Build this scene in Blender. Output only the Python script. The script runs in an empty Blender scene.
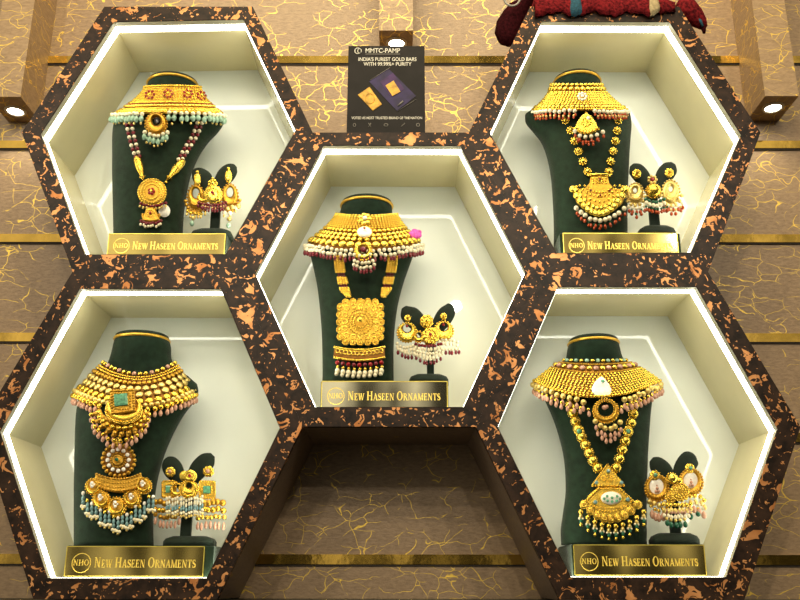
import bpy, bmesh, math, random
from mathutils import Vector, Matrix
from mathutils.bvhtree import BVHTree
random.seed(7)
PI = math.pi
C = bpy.context.scene.collection
scene = bpy.context.scene

# ------------------------------------------------------------------ camera
CAM = Vector((0.0216, -1.4409, -0.5095))
EUL = (1.87889716, -0.00154, 0.00254)
FPX = 888.757
cd = bpy.data.cameras.new('camera')
cd.sensor_width = 36.0
cd.lens = 36.0 * FPX / 800.0
cd.clip_start = 0.02
cam = bpy.data.objects.new('camera', cd)
cam.location = CAM
cam.rotation_euler = EUL
C.objects.link(cam)
scene.camera = cam
from mathutils import Euler
RM = Euler(EUL, 'XYZ').to_matrix()

# ------------------------------------------------------------------ colour management
scene.view_settings.view_transform = 'Standard'
scene.view_settings.look = 'None'
scene.view_settings.gamma = 1.0
scene.view_settings.use_curve_mapping = False
scene.view_settings.exposure = 0.0

# ------------------------------------------------------------------ world (the shop behind the viewer)
w = bpy.data.worlds.new('shop_interior')
scene.world = w
w.use_nodes = True
nt = w.node_tree
nt.nodes.clear()
wo = nt.nodes.new('ShaderNodeOutputWorld')
bg = nt.nodes.new('ShaderNodeBackground')
tc = nt.nodes.new('ShaderNodeTexCoord')
mp = nt.nodes.new('ShaderNodeMapping')
mp.inputs['Scale'].default_value = (20.0, 2.0, 4.0)
nz = nt.nodes.new('ShaderNodeTexNoise')
nz.inputs['Scale'].default_value = 1.6
nz.inputs['Detail'].default_value = 4.0
sp = nt.nodes.new('ShaderNodeSeparateXYZ')
def wmath(op, a, b):
    n = nt.nodes.new('ShaderNodeMath'); n.operation = op
    for k, q in enumerate((a, b)):
        if isinstance(q, (int, float)): n.inputs[k].default_value = q
        else: nt.links.new(q, n.inputs[k])
    return n.outputs[0]
rp = nt.nodes.new('ShaderNodeValToRGB')
rp.color_ramp.elements[0].position = 0.25
rp.color_ramp.elements[0].color = (0.03, 0.026, 0.016, 1)
rp.color_ramp.elements[1].position = 0.85
rp.color_ramp.elements[1].color = (1.0, 0.90, 0.66, 1)
nt.links.new(tc.outputs['Generated'], mp.inputs['Vector'])
nt.links.new(mp.outputs['Vector'], nz.inputs['Vector'])
nt.links.new(tc.outputs['Generated'], sp.inputs['Vector'])
# bright ceiling above, dim counters and hangings towards eye level
zhi = wmath('MULTIPLY', wmath('MAXIMUM', wmath('ADD', sp.outputs['Z'], -0.42), 0.0), -2.6)
lev = wmath('ADD', wmath('ADD', wmath('MULTIPLY', sp.outputs['Z'], 1.15), zhi), wmath('MULTIPLY', sp.outputs['X'], -0.45))
lev = wmath('ADD', lev, wmath('ADD', wmath('MULTIPLY', nz.outputs['Fac'], 2.6), -1.0))
nt.links.new(lev, rp.inputs['Fac'])
nt.links.new(rp.outputs['Color'], bg.inputs['Color'])
bg.inputs['Strength'].default_value = 0.95
nt.links.new(bg.outputs['Background'], wo.inputs['Surface'])

# ------------------------------------------------------------------ shop ceiling lights
def area(name, loc, target, sx, sy, power, col):
    l = bpy.data.lights.new(name, 'AREA')
    l.shape = 'RECTANGLE'; l.size = sx; l.size_y = sy
    l.energy = power; l.color = col
    o = bpy.data.objects.new(name, l)
    o.location = loc
    d = Vector(target) - Vector(loc)
    o.rotation_euler = d.to_track_quat('-Z', 'Y').to_euler()
    C.objects.link(o)
    return o
area('ceiling_light', (0.0, -0.75, 1.45), (0, 0.1, 0.15), 1.5, 0.35, 25.0, (1.0, 0.82, 0.50))
for lx, ly, lz in ((-1.3, -2.3, 1.35), (-0.25, -2.9, 1.35), (0.75, -2.5, 1.35), (1.6, -3.1, 1.35), (-0.9, -3.9, 1.35), (0.4, -4.2, 1.35)):
    l = bpy.data.lights.new('shop_downlight', 'AREA')
    l.shape = 'DISK'; l.size = 0.07; l.energy = 13.0; l.color = (1.0, 0.88, 0.66)
    o = bpy.data.objects.new('shop_downlight', l)
    o.location = (lx, ly, lz)
    o.rotation_euler = (Vector((lx * 0.3, 0, -0.2)) - Vector((lx, ly, lz))).to_track_quat('-Z', 'Y').to_euler()
    C.objects.link(o)

# ------------------------------------------------------------------ node materials
def newmat(name):
    m = bpy.data.materials.new(name)
    m.use_nodes = True
    b = m.node_tree.nodes['Principled BSDF']
    return m, m.node_tree, b

def simple(name, col, rough=0.4, metal=0.0, var=0.12, scale=300.0, bump=0.0, bscale=900.0, spec=0.5, sheen=0.0, coat=0.0):
    m, t, b = newmat(name)
    geo = t.nodes.new('ShaderNodeNewGeometry')
    n = t.nodes.new('ShaderNodeTexNoise')
    n.inputs['Scale'].default_value = scale
    n.inputs['Detail'].default_value = 3
    t.links.new(geo.outputs['Position'], n.inputs['Vector'])
    r = t.nodes.new('ShaderNodeValToRGB')
    r.color_ramp.elements[0].position = 0.3
    r.color_ramp.elements[1].position = 0.7
    r.color_ramp.elements[0].color = tuple(c * (1 - var) for c in col) + (1,)
    r.color_ramp.elements[1].color = tuple(min(1, c * (1 + var)) for c in col) + (1,)
    t.links.new(n.outputs['Fac'], r.inputs['Fac'])
    t.links.new(r.outputs['Color'], b.inputs['Base Color'])
    b.inputs['Roughness'].default_value = rough
    b.inputs['Metallic'].default_value = metal
    b.inputs['Specular IOR Level'].default_value = spec
    b.inputs['Sheen Weight'].default_value = sheen
    b.inputs['Coat Weight'].default_value = coat
    if bump > 0:
        n2 = t.nodes.new('ShaderNodeTexNoise')
        n2.inputs['Scale'].default_value = bscale
        n2.inputs['Detail'].default_value = 2
        t.links.new(geo.outputs['Position'], n2.inputs['Vector'])
        bp = t.nodes.new('ShaderNodeBump')
        bp.inputs['Strength'].default_value = bump
        bp.inputs['Distance'].default_value = 0.002
        t.links.new(n2.outputs['Fac'], bp.inputs['Height'])
        t.links.new(bp.outputs['Normal'], b.inputs['Normal'])
    return m

M = {}
M['gold'] = simple('gold', (0.80, 0.51, 0.068), 0.27, 0.95, 0.3, 400, 0.2, 900)
M['gold_bright'] = simple('bright_gold', (0.90, 0.62, 0.095), 0.24, 0.92, 0.2, 400, 0.2, 900)
M['gold_dark'] = simple('antique_gold', (0.55, 0.31, 0.04), 0.32, 0.95, 0.35, 400, 0.3, 900)
M['recess'] = simple('recessed_gold', (0.20, 0.085, 0.012), 0.45, 0.8, 0.4, 300, 0.3, 900)  # dark under-plates: shade between the beads put into the gold's colour
M['gold_pale'] = simple('pale_gold', (0.74, 0.56, 0.18), 0.28, 0.85, 0.2, 500, 0.3, 1300)
M['pearl'] = simple('pearl', (0.82, 0.75, 0.54), 0.2, 0.0, 0.06, 200, coat=0.4)
M['maroon'] = simple('maroon_bead', (0.16, 0.012, 0.02), 0.18, 0.0, 0.3, 300)
M['ruby'] = simple('ruby_stone', (0.30, 0.01, 0.015), 0.12, 0.0, 0.2, 300)
M['aqua'] = simple('aqua_bead', (0.27, 0.43, 0.32), 0.18, 0.0, 0.25, 250)
M['coral'] = simple('coral_bead', (0.34, 0.045, 0.006), 0.2, 0.0, 0.25, 300)
M['pink'] = simple('pink_bead', (0.52, 0.28, 0.19), 0.25, 0.0, 0.25, 250)
M['teal'] = simple('teal_bead', (0.16, 0.30, 0.32), 0.15, 0.0, 0.35, 250)
M['emerald'] = simple('emerald_bead', (0.012, 0.10, 0.05), 0.12, 0.0, 0.3, 300)
M['jade'] = simple('jade_stone', (0.11, 0.34, 0.20), 0.15, 0.0, 0.45, 260)
M['crystal'] = simple('crystal_stone', (0.90, 0.86, 0.78), 0.08, 0.0, 0.1, 300, coat=0.6)
M['onyx'] = simple('black_stone', (0.012, 0.010, 0.010), 0.15)
M['velvet'] = simple('green_velvet', (0.0070, 0.0185, 0.0090), 0.75, 0.0, 0.35, 90, 0.3, 1200, 0.12, 0.08)
M['dark_velvet'] = simple('dark_green_velvet', (0.006, 0.014, 0.008), 0.7, 0.0, 0.3, 90, 0.3, 1500, 0.2, 0.06)
M['trim_gold'] = simple('gold_piping', (0.70, 0.42, 0.05), 0.35, 0.6)
M['paper'] = simple('white_paper', (0.85, 0.84, 0.76), 0.6)
M['magenta'] = simple('pink_paper', (0.75, 0.08, 0.42), 0.6, 0, 0.5, 300)
M['letter'] = simple('raised_gold_letter', (1.0, 0.72, 0.13), 0.35, 0.35, 0.05)
M['plate'] = simple('gold_mirror_plate', (0.80, 0.62, 0.20), 0.06, 1.0, 0.06, 20)
M['silver_plate'] = simple('pale_mirror_plate', (0.82, 0.76, 0.55), 0.05, 1.0, 0.05, 20)  # gold mirror plate again, its silvery reflection put into the colour
M['plate_edge'] = simple('plate_edge', (0.75, 0.60, 0.10), 0.3, 0.6)
M['brass'] = simple('polished_brass', (0.66, 0.42, 0.09), 0.07, 1.0, 0.15, 30, 0.05, 60)
M['black'] = simple('black_ledge', (0.006, 0.006, 0.007), 0.4)
M['gap'] = simple('dark_gap', (0.02, 0.013, 0.008), 0.7)
M['liner'] = simple('cream_laminate', (0.71, 0.65, 0.38), 0.10, 0.0, 0.02, 30)
M['lip'] = simple('cream_edge', (0.42, 0.40, 0.30), 0.5, 0.0, 0.02, 30)
M['back'] = simple('white_gloss_laminate', (0.79, 0.84, 0.78), 0.015, 0.0, 0.02, 12, spec=0.6)
M['spot_body'] = simple('downlight_rim', (0.75, 0.70, 0.55), 0.4)
M['print_white'] = simple('white_print', (0.70, 0.68, 0.60), 0.6)
M['print_grey'] = simple('grey_print', (0.20, 0.19, 0.17), 0.6)
M['print_gold'] = simple('gold_print', (0.60, 0.33, 0.03), 0.5, 0.1, 0.4, 120)
M['print_purple'] = simple('purple_print', (0.020, 0.011, 0.07), 0.7, 0, 0.4, 60)
M['print_violet'] = simple('violet_print', (0.045, 0.014, 0.09), 0.7, 0, 0.4, 60)
M['board'] = simple('black_poster_board', (0.012, 0.010, 0.010), 0.55, 0, 0.3, 25, spec=0.15)
M['wire'] = simple('grey_wire', (0.30, 0.29, 0.26), 0.35)
M['blue_wool'] = simple('blue_wool', (0.012, 0.075, 0.12), 0.9, 0, 0.4, 300, 0.8, 700)
M['cream_wool'] = simple('cream_wool', (0.42, 0.33, 0.18), 0.9, 0, 0.3, 300, 0.8, 700)
M['dark_wool'] = simple('dark_maroon_wool', (0.030, 0.004, 0.006), 0.95, 0, 0.5, 200, 0.8, 500, 0.05)

def emis(name, col, strength):
    m, t, b = newmat(name)
    b.inputs['Base Color'].default_value = (0.8, 0.8, 0.75, 1)
    b.inputs['Emission Color'].default_value = tuple(col) + (1,)
    b.inputs['Emission Strength'].default_value = strength
    return m
M['led'] = emis('led_strip', (1.0, 0.97, 0.80), 11.5)
M['spot'] = emis('downlight_lens', (1.0, 0.97, 0.88), 14.0)

def marble():
    m, t, b = newmat('brown_copper_fleck_laminate')
    geo = t.nodes.new('ShaderNodeNewGeometry')
    def noise(scale, detail, dist=0.0, rough=0.5, off=0.0):
        n = t.nodes.new('ShaderNodeTexNoise')
        n.inputs['Scale'].default_value = scale
        n.inputs['Detail'].default_value = detail
        n.inputs['Distortion'].default_value = dist
        n.inputs['Roughness'].default_value = rough
        mpn = t.nodes.new('ShaderNodeMapping')
        mpn.inputs['Location'].default_value = (off, off * 0.7, off * 1.3)
        t.links.new(geo.outputs['Position'], mpn.inputs['Vector'])
        t.links.new(mpn.outputs['Vector'], n.inputs['Vector'])
        return n
    def step(src, lo, hi):
        r = t.nodes.new('ShaderNodeMapRange')
        r.interpolation_type = 'SMOOTHSTEP'
        r.inputs['From Min'].default_value = lo
        r.inputs['From Max'].default_value = hi
        t.links.new(src, r.inputs['Value'])
        return r.outputs['Result']
    big = step(noise(40, 3.0, 1.2, 0.6, 3.0).outputs['Fac'], 0.594, 0.606)
    small = step(noise(110, 2.0, 0.8, 0.5, 9.0).outputs['Fac'], 0.640, 0.656)
    mx = t.nodes.new('ShaderNodeMath'); mx.operation = 'MAXIMUM'
    t.links.new(big, mx.inputs[0]); t.links.new(small, mx.inputs[1])
    basen = noise(40, 4, 0.4, 0.6, 1.0)
    base = t.nodes.new('ShaderNodeValToRGB')
    base.color_ramp.elements[0].position = 0.36
    base.color_ramp.elements[0].color = (0.009, 0.005, 0.0035, 1)
    base.color_ramp.elements[1].position = 0.66
    base.color_ramp.elements[1].color = (0.040, 0.021, 0.013, 1)
    t.links.new(basen.outputs['Fac'], base.inputs['Fac'])
    fleck = t.nodes.new('ShaderNodeValToRGB')
    fleck.color_ramp.elements[0].position = 0.35
    fleck.color_ramp.elements[0].color = (0.42, 0.16, 0.05, 1)
    fleck.color_ramp.elements[1].position = 0.65
    fleck.color_ramp.elements[1].color = (0.70, 0.33, 0.13, 1)
    t.links.new(noise(30, 2, 0, 0.5, 5.0).outputs['Fac'], fleck.inputs['Fac'])
    mix = t.nodes.new('ShaderNodeMix'); mix.data_type = 'RGBA'
    t.links.new(mx.outputs[0], mix.inputs['Factor'])
    t.links.new(base.outputs['Color'], mix.inputs['A'])
    t.links.new(fleck.outputs['Color'], mix.inputs['B'])
    t.links.new(mix.outputs['Result'], b.inputs['Base Color'])
    mt = t.nodes.new('ShaderNodeMath'); mt.operation = 'MULTIPLY'; mt.inputs[1].default_value = 0.45
    t.links.new(mx.outputs[0], mt.inputs[0])
    t.links.new(mt.outputs[0], b.inputs['Metallic'])
    b.inputs['Roughness'].default_value = 0.36
    b.inputs['Specular IOR Level'].default_value = 0.18
    return m
M['marble'] = marble()

def veined(name, c0, c1, vein, mask_lo=0.475, rot=0.0, sc=(11, 12, 24)):
    m, t, b = newmat(name)
    geo = t.nodes.new('ShaderNodeNewGeometry')
    def mapping(scale, rx=0.0):
        mpn = t.nodes.new('ShaderNodeMapping')
        mpn.inputs['Scale'].default_value = scale
        mpn.inputs['Rotation'].default_value = (0, rx, 0)
        t.links.new(geo.outputs['Position'], mpn.inputs['Vector'])
        return mpn.outputs['Vector']
    def noise(vec, scale, detail, dist=0.0, rough=0.5):
        n = t.nodes.new('ShaderNodeTexNoise')
        n.inputs['Scale'].default_value = scale
        n.inputs['Detail'].default_value = detail
        n.inputs['Distortion'].default_value = dist
        n.inputs['Roughness'].default_value = rough
        t.links.new(vec, n.inputs['Vector'])
        return n
    pos = geo.outputs['Position']
    fine = noise(mapping((1, 1, 3.0)), 75, 6, 0.2, 0.7)
    base = t.nodes.new('ShaderNodeValToRGB')
    base.color_ramp.elements[0].position = 0.3
    base.color_ramp.elements[0].color = c0 + (1,)
    base.color_ramp.elements[1].position = 0.7
    base.color_ramp.elements[1].color = c1 + (1,)
    t.links.new(fine.outputs['Fac'], base.inputs['Fac'])
    def crack(scale, rx, width, seedoff):
        v0 = mapping(scale, rx)
        dn = noise(pos, 14 + seedoff, 2)
        sub = t.nodes.new('ShaderNodeVectorMath'); sub.operation = 'SCALE'
        sub.inputs['Scale'].default_value = 1.1
        t.links.new(dn.outputs['Color'], sub.inputs[0])
        add = t.nodes.new('ShaderNodeVectorMath'); add.operation = 'ADD'
        t.links.new(v0, add.inputs[0]); t.links.new(sub.outputs['Vector'], add.inputs[1])
        vo = t.nodes.new('ShaderNodeTexVoronoi')
        vo.feature = 'DISTANCE_TO_EDGE'
        vo.inputs['Scale'].default_value = 1.0
        t.links.new(add.outputs['Vector'], vo.inputs['Vector'])
        r = t.nodes.new('ShaderNodeMapRange')
        r.interpolation_type = 'SMOOTHSTEP'
        r.inputs['From Min'].default_value = width
        r.inputs['From Max'].default_value = width * 0.35
        t.links.new(vo.outputs['Distance'], r.inputs['Value'])
        mk = noise(pos, 17 + seedoff * 2, 3)
        r2 = t.nodes.new('ShaderNodeMapRange')
        r2.inputs['From Min'].default_value = mask_lo
        r2.inputs['From Max'].default_value = mask_lo + 0.05
        t.links.new(mk.outputs['Fac'], r2.inputs['Value'])
        mu = t.nodes.new('ShaderNodeMath'); mu.operation = 'MULTIPLY'
        t.links.new(r.outputs['Result'], mu.inputs[0]); t.links.new(r2.outputs['Result'], mu.inputs[1])
        return mu.outputs[0]
    a1 = crack(sc, 0.35 + rot, 0.0100, 0)
    a2 = crack((sc[0] * 1.7, sc[1], sc[2] * 1.25), -0.4 + rot, 0.0125, 3)
    mx = t.nodes.new('ShaderNodeMath'); mx.operation = 'MAXIMUM'
    t.links.new(a1, mx.inputs[0]); t.links.new(a2, mx.inputs[1])
    mix = t.nodes.new('ShaderNodeMix'); mix.data_type = 'RGBA'
    t.links.new(mx.outputs[0], mix.inputs['Factor'])
    t.links.new(base.outputs['Color'], mix.inputs['A'])
    mix.inputs['B'].default_value = vein + (1,)
    t.links.new(mix.outputs['Result'], b.inputs['Base Color'])
    mt = t.nodes.new('ShaderNodeMath'); mt.operation = 'MULTIPLY'; mt.inputs[1].default_value = 0.6
    t.links.new(mx.outputs[0], mt.inputs[0])
    t.links.new(mt.outputs[0], b.inputs['Metallic'])
    b.inputs['Roughness'].default_value = 0.42
    bp = t.nodes.new('ShaderNodeBump')
    bp.inputs['Strength'].default_value = 0.25
    bp.inputs['Distance'].default_value = 0.002
    t.links.new(fine.outputs['Fac'], bp.inputs['Height'])
    t.links.new(bp.outputs['Normal'], b.inputs['Normal'])
    return m
M['wall'] = veined('taupe_gold_vein_panel', (0.215, 0.140, 0.080), (0.385, 0.262, 0.152), (0.85, 0.58, 0.10))
M['beam'] = veined('taupe_gold_vein_beam', (0.24, 0.155, 0.082), (0.43, 0.29, 0.16), (0.85, 0.58, 0.10), 0.42, 0.9)
M['casing'] = veined('casing_side_laminate', (0.17, 0.118, 0.084), (0.29, 0.205, 0.148), (0.45, 0.30, 0.06), 0.62)

def wool():
    m, t, b = newmat('red_knit_wool')
    geo = t.nodes.new('ShaderNodeNewGeometry')
    wv = t.nodes.new('ShaderNodeTexNoise')
    wv.inputs['Scale'].default_value = 210
    wv.inputs['Detail'].default_value = 4
    t.links.new(geo.outputs['Position'], wv.inputs['Vector'])
    r = t.nodes.new('ShaderNodeValToRGB')
    r.color_ramp.elements[0].position = 0.35
    r.color_ramp.elements[1].position = 0.68
    r.color_ramp.elements[0].color = (0.045, 0.003, 0.005, 1)
    r.color_ramp.elements[1].color = (0.23, 0.014, 0.018, 1)
    t.links.new(wv.outputs['Fac'], r.inputs['Fac'])
    t.links.new(r.outputs['Color'], b.inputs['Base Color'])
    b.inputs['Roughness'].default_value = 0.95
    b.inputs['Specular IOR Level'].default_value = 0.1
    bp = t.nodes.new('ShaderNodeBump')
    bp.inputs['Strength'].default_value = 0.6
    bp.inputs['Distance'].default_value = 0.003
    t.links.new(wv.outputs['Fac'], bp.inputs['Height'])
    t.links.new(bp.outputs['Normal'], b.inputs['Normal'])
    return m
M['wool'] = wool()

# ------------------------------------------------------------------ pixel -> place helpers
def ray(px, py):
    return RM @ Vector(((px - 400) / FPX, -(py - 300) / FPX, -1.0))
def at(px, py, Y):
    d = ray(px, py)
    return CAM + d * ((Y - CAM.y) / d.y)

class Surf:
    """a real surface given by its depth; P() finds the point of it seen at a pixel, lifted h metres off it"""
    def __init__(self, fn): self.fn = fn
    def Q(self, px, py): return at(px, py, self.fn(px, py))
    def n(self, px, py):
        a = self.Q(px + 0.7, py) - self.Q(px - 0.7, py)
        b = self.Q(px, py - 0.7) - self.Q(px, py + 0.7)
        v = a.cross(b)
        if v.length < 1e-12: return Vector((0, -1, 0))
        v.normalize()
        if v.y > 0: v = -v
        return v
    def P(self, px, py, h=0.0):
        p = self.Q(px, py)
        return p + self.n(px, py) * h if h else p
    def s(self, px, py):
        Y = self.fn(px, py)
        return (at(px + 1, py, Y) - at(px, py, Y)).length

def plane(px, py, Y, lean=0.0, yaw=0.0):
    """a plane through the point at depth Y; lean tips its top away from the viewer"""
    O = at(px, py, Y)
    n = Vector((math.sin(yaw), -math.cos(lean) * math.cos(yaw), math.sin(lean)))
    n.normalize()
    def fn(x, y):
        d = ray(x, y)
        return (CAM + d * ((O - CAM).dot(n) / d.dot(n))).y
    return Surf(fn)

# ------------------------------------------------------------------ mesh builder
class MB:
    def __init__(self): self.v = []; self.f = []; self.m = []; self.sm = []
    def add(self, vs, fs, mat=0, smooth=True):
        k = len(self.v)
        self.v += [Vector(v) for v in vs]
        for f in fs:
            self.f.append([i + k for i in f]); self.m.append(mat); self.sm.append(smooth)
        return self
    def box(self, a, b, mat=0):
        x0, y0, z0 = a; x1, y1, z1 = b
        vs = [(x0,y0,z0),(x1,y0,z0),(x1,y1,z0),(x0,y1,z0),(x0,y0,z1),(x1,y0,z1),(x1,y1,z1),(x0,y1,z1)]
        return self.add(vs, [(0,3,2,1),(4,5,6,7),(0,1,5,4),(1,2,6,5),(2,3,7,6),(3,0,4,7)], mat, False)
    def prism(self, poly, d, mat=0, smooth=False):
        n = len(poly); d = Vector(d)
        vs = [Vector(p) for p in poly] + [Vector(p) + d for p in poly]
        fs = [list(range(n)), list(range(2 * n - 1, n - 1, -1))] + [(i, i + n, (i + 1) % n + n, (i + 1) % n) for i in range(n)]
        return self.add(vs, fs, mat, smooth)
    def loft(self, rings, mat=0, closed=True, cap0=True, cap1=True, smooth=True):
        n = len(rings[0]); vs = [p for r in rings for p in r]; fs = []
        for i in range(len(rings) - 1):
            for j in range(n if closed else n - 1):
                k = (j + 1) % n
                fs.append((i * n + j, i * n + k, (i + 1) * n + k, (i + 1) * n + j))
        if cap0: fs.append(list(range(n - 1, -1, -1)))
        if cap1: fs.append([(len(rings) - 1) * n + j for j in range(n)])
        return self.add(vs, fs, mat, smooth)
    def ball(self, c, r, mat=0, n=None, flat=1.0, seg=10, rings=6, long=1.0):
        """sphere; flattened along n if given, or stretched along z by long"""
        if n is None: e3 = Vector((0, 0, 1)); k3 = long
        else: e3 = n.normalized(); k3 = flat
        e1 = Vector((1, 0, 0)) - e3 * e3.x
        if e1.length < 0.1: e1 = Vector((0, 1, 0)) - e3 * e3.y
        e1.normalize(); e2 = e3.cross(e1)
        vs = [c + e3 * (r * k3)]; fs = []
        for i in range(1, rings):
            a = PI * i / rings
            for j in range(seg):
                b = 2 * PI * j / seg
                vs.append(c + (e1 * math.cos(b) + e2 * math.sin(b)) * (r * math.sin(a)) + e3 * (r * k3 * math.cos(a)))
        vs.append(c - e3 * (r * k3)); L = len(vs) - 1
        for j in range(seg):
            k = (j + 1) % seg
            fs.append((0, 1 + j, 1 + k))
            for i in range(rings - 2):
                fs.append((1 + i * seg + j, 1 + (i + 1) * seg + j, 1 + (i + 1) * seg + k, 1 + i * seg + k))
            fs.append((1 + (rings - 2) * seg + j, L, 1 + (rings - 2) * seg + k))
        return self.add(vs, fs, mat, True)
    def tube(self, pts, r, mat=0, seg=8, closed=False, r1=None):
        pts = [Vector(p) for p in pts]; n = len(pts); rings = []
        prev = None
        for i, p in enumerate(pts):
            if closed: t = pts[(i + 1) % n] - pts[i - 1]
            else: t = pts[min(i + 1, n - 1)] - pts[max(i - 1, 0)]
            t.normalize()
            u = (prev - t * prev.dot(t)) if prev else t.orthogonal()
            if u.length < 1e-6: u = t.orthogonal()
            u.normalize(); prev = u; v = t.cross(u)
            rr = r if r1 is None else r + (r1 - r) * i / (n - 1)
            if callable(r): rr = r(i / (n - 1))
            rings.append([p + (u * math.cos(2 * PI * j / seg) + v * math.sin(2 * PI * j / seg)) * rr for j in range(seg)])
        if closed: rings.append(rings[0])
        return self.loft(rings, mat, True, not closed, not closed)
    # --- pieces laid on a surface, sizes in pixels of that surface
    def sball(self, S, px, py, r, flat=1.0, mat=0, lift=0.6, seg=10, rings=6):
        s = S.s(px, py); n = S.n(px, py)
        return self.ball(S.P(px, py) + n * (r * s * flat * lift), r * s, mat, n, flat, seg, rings)
    def lathe(self, S, px, py, rx, ry, prof, mat=0, seg=36, lobes=0, amp=0.0):
        """rings of radius fraction t at height h (pixels); lobes scallop the rim"""
        s = S.s(px, py); n = S.n(px, py); rings = []
        for t, h in prof:
            ring = []
            for j in range(seg):
                a = 2 * PI * j / seg
                k = 1 + (amp * abs(math.sin(lobes * a / 2)) if lobes else 0)
                ring.append(S.P(px + rx * t * k * math.cos(a), py + ry * t * k * math.sin(a)) + n * (h * s))
            rings.append(ring)
        return self.loft(rings, mat)
    def disc(self, S, px, py, rx, ry=None, h=2.0, mat=0, seg=36, lobes=0, amp=0.0):
        ry = ry or rx
        return self.lathe(S, px, py, rx, ry, [(1, 0), (1.0, h * 0.55), (0.88, h), (0.5, h * 1.15), (0.02, h * 1.2)], mat, seg, lobes, amp)
    def ringt(self, S, px, py, rx, ry=None, r=1.0, h=1.0, mat=0, a0=0.0, a1=360.0, n=36):
        ry = ry or rx; s = S.s(px, py); nn = S.n(px, py)
        full = abs(a1 - a0) >= 359
        pts = []
        for i in range(n + (0 if full else 1)):
            a = math.radians(a0 + (a1 - a0) * i / n)
            pts.append(S.P(px + rx * math.cos(a), py + ry * math.sin(a)) + nn * (h * s))
        return self.tube(pts, r * s, mat, 7, full)
    def beads(self, S, px, py, rx, ry, count, r, mat=0, flat=0.9, h=0.0, a0=0.0, a1=360.0, seg=8):
        s = S.s(px, py); nn = S.n(px, py)
        full = abs(a1 - a0) >= 359
        for i in range(count):
            a = math.radians(a0 + (a1 - a0) * (i / count if full else i / max(1, count - 1)))
            self.ball(S.P(px + rx * math.cos(a), py + ry * math.sin(a)) + nn * ((h + r * flat * 0.5) * s), r * s, mat, nn, flat, seg, 5)
        return self
    def crescent(self, S, px, py, R, r, off, h=1.5, mat=0, n=40, sy=1.0):
        """moon: outer circle R, open circle r shifted up by off, bulging h"""
        s = S.s(px, py); nn = S.n(px, py); rings = []
        for i in range(n):
            a = 2 * PI * i / n
            o = (px + R * math.cos(a), py + R * sy * math.sin(a))
            q = (px + r * math.cos(a), py - off + r * sy * math.sin(a))
            ring = []
            for k in range(6):
                u = k / 5
                ring.append(S.P(o[0] + (q[0] - o[0]) * u, o[1] + (q[1] - o[1]) * u) + nn * (s * h * (0.25 + math.sin(PI * u))))
            for k in (5, 0):
                u = k / 5
                ring.append(S.P(o[0] + (q[0] - o[0]) * u, o[1] + (q[1] - o[1]) * u))
            rings.append(ring)
        rings.append(rings[0])
        return self.loft(rings, mat, True, False, False)
    def plate(self, S, poly, h0, h1, mat=0, inset=0.0):
        cx = sum(p[0] for p in poly) / len(poly); cy = sum(p[1] for p in poly) / len(poly)
        s = S.s(cx, cy); nn = S.n(cx, cy)
        k = 1 - inset
        rings = [[S.P(x, y) + nn * (h0 * s) for x, y in poly], [S.P(x, y) + nn * ((h0 + h1) * 0.6 * s) for x, y in poly],
                 [S.P(cx + (x - cx) * k, cy + (y - cy) * k) + nn * (h1 * s) for x, y in poly]]
        return self.loft(rings, mat, smooth=False)
    def build(self, name, mats, parent=None, origin=None):
        org = Vector(origin) if origin is not None else (parent_world(parent) if parent else Vector((0, 0, 0)))
        me = bpy.data.meshes.new(name)
        me.from_pydata([v - org for v in self.v], [], self.f)
        if isinstance(mats, str): mats = [mats]
        for m in mats: me.materials.append(M[m])
        me.polygons.foreach_set('material_index', self.m)
        me.polygons.foreach_set('use_smooth', self.sm)
        me.update()
        bm = bmesh.new(); bm.from_mesh(me)
        bmesh.ops.recalc_face_normals(bm, faces=bm.faces)
        bm.to_mesh(me); bm.free()
        o = bpy.data.objects.new(name, me)
        if parent is None: o.location = org
        else: o.parent = parent
        C.objects.link(o)
        return o

def parent_world(o):
    p = Vector((0, 0, 0))
    while o is not None:
        p = p + o.location; o = o.parent
    return p

def tag(o, label, cat, group=None):
    o['label'] = label; o['category'] = cat
    if group: o['group'] = group
    return o
def thing(name, label, cat, loc, group=None):
    o = bpy.data.objects.new(name, None)
    o.empty_display_size = 0.02
    o.location = loc
    C.objects.link(o)
    return tag(o, label, cat, group)
def struct(name, mb, mats):
    o = mb.build(name, mats); o['kind'] = 'structure'; return o

_cache = {}
def bead_mesh(r, mat, long=1.0):
    key = (round(r, 4), mat, long)
    if key not in _cache:
        mb = MB().ball(Vector((0, 0, 0)), key[0], 0, long=long, seg=9, rings=7)
        if long > 1.2:
            for i, v in enumerate(mb.v):                      # pear shape
                k = 1.0 - 0.38 * max(0.0, v.z) / (key[0] * long)
                mb.v[i] = Vector((v.x * k, v.y * k, v.z))
        me = bpy.data.meshes.new('bead')
        me.from_pydata(mb.v, [], mb.f)
        me.materials.append(M[mat])
        me.polygons.foreach_set('use_smooth', [True] * len(mb.f))
        bm = bmesh.new(); bm.from_mesh(me); bmesh.ops.recalc_face_normals(bm, faces=bm.faces); bm.to_mesh(me); bm.free()
        _cache[key] = me
    return _cache[key]
def bead(name, parent, wpos, r, mat, long=1.0):
    o = bpy.data.objects.new(name, bead_mesh(r, mat, long))
    o.location = wpos - parent_world(parent)
    o.parent = parent
    C.objects.link(o)
    return o
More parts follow.
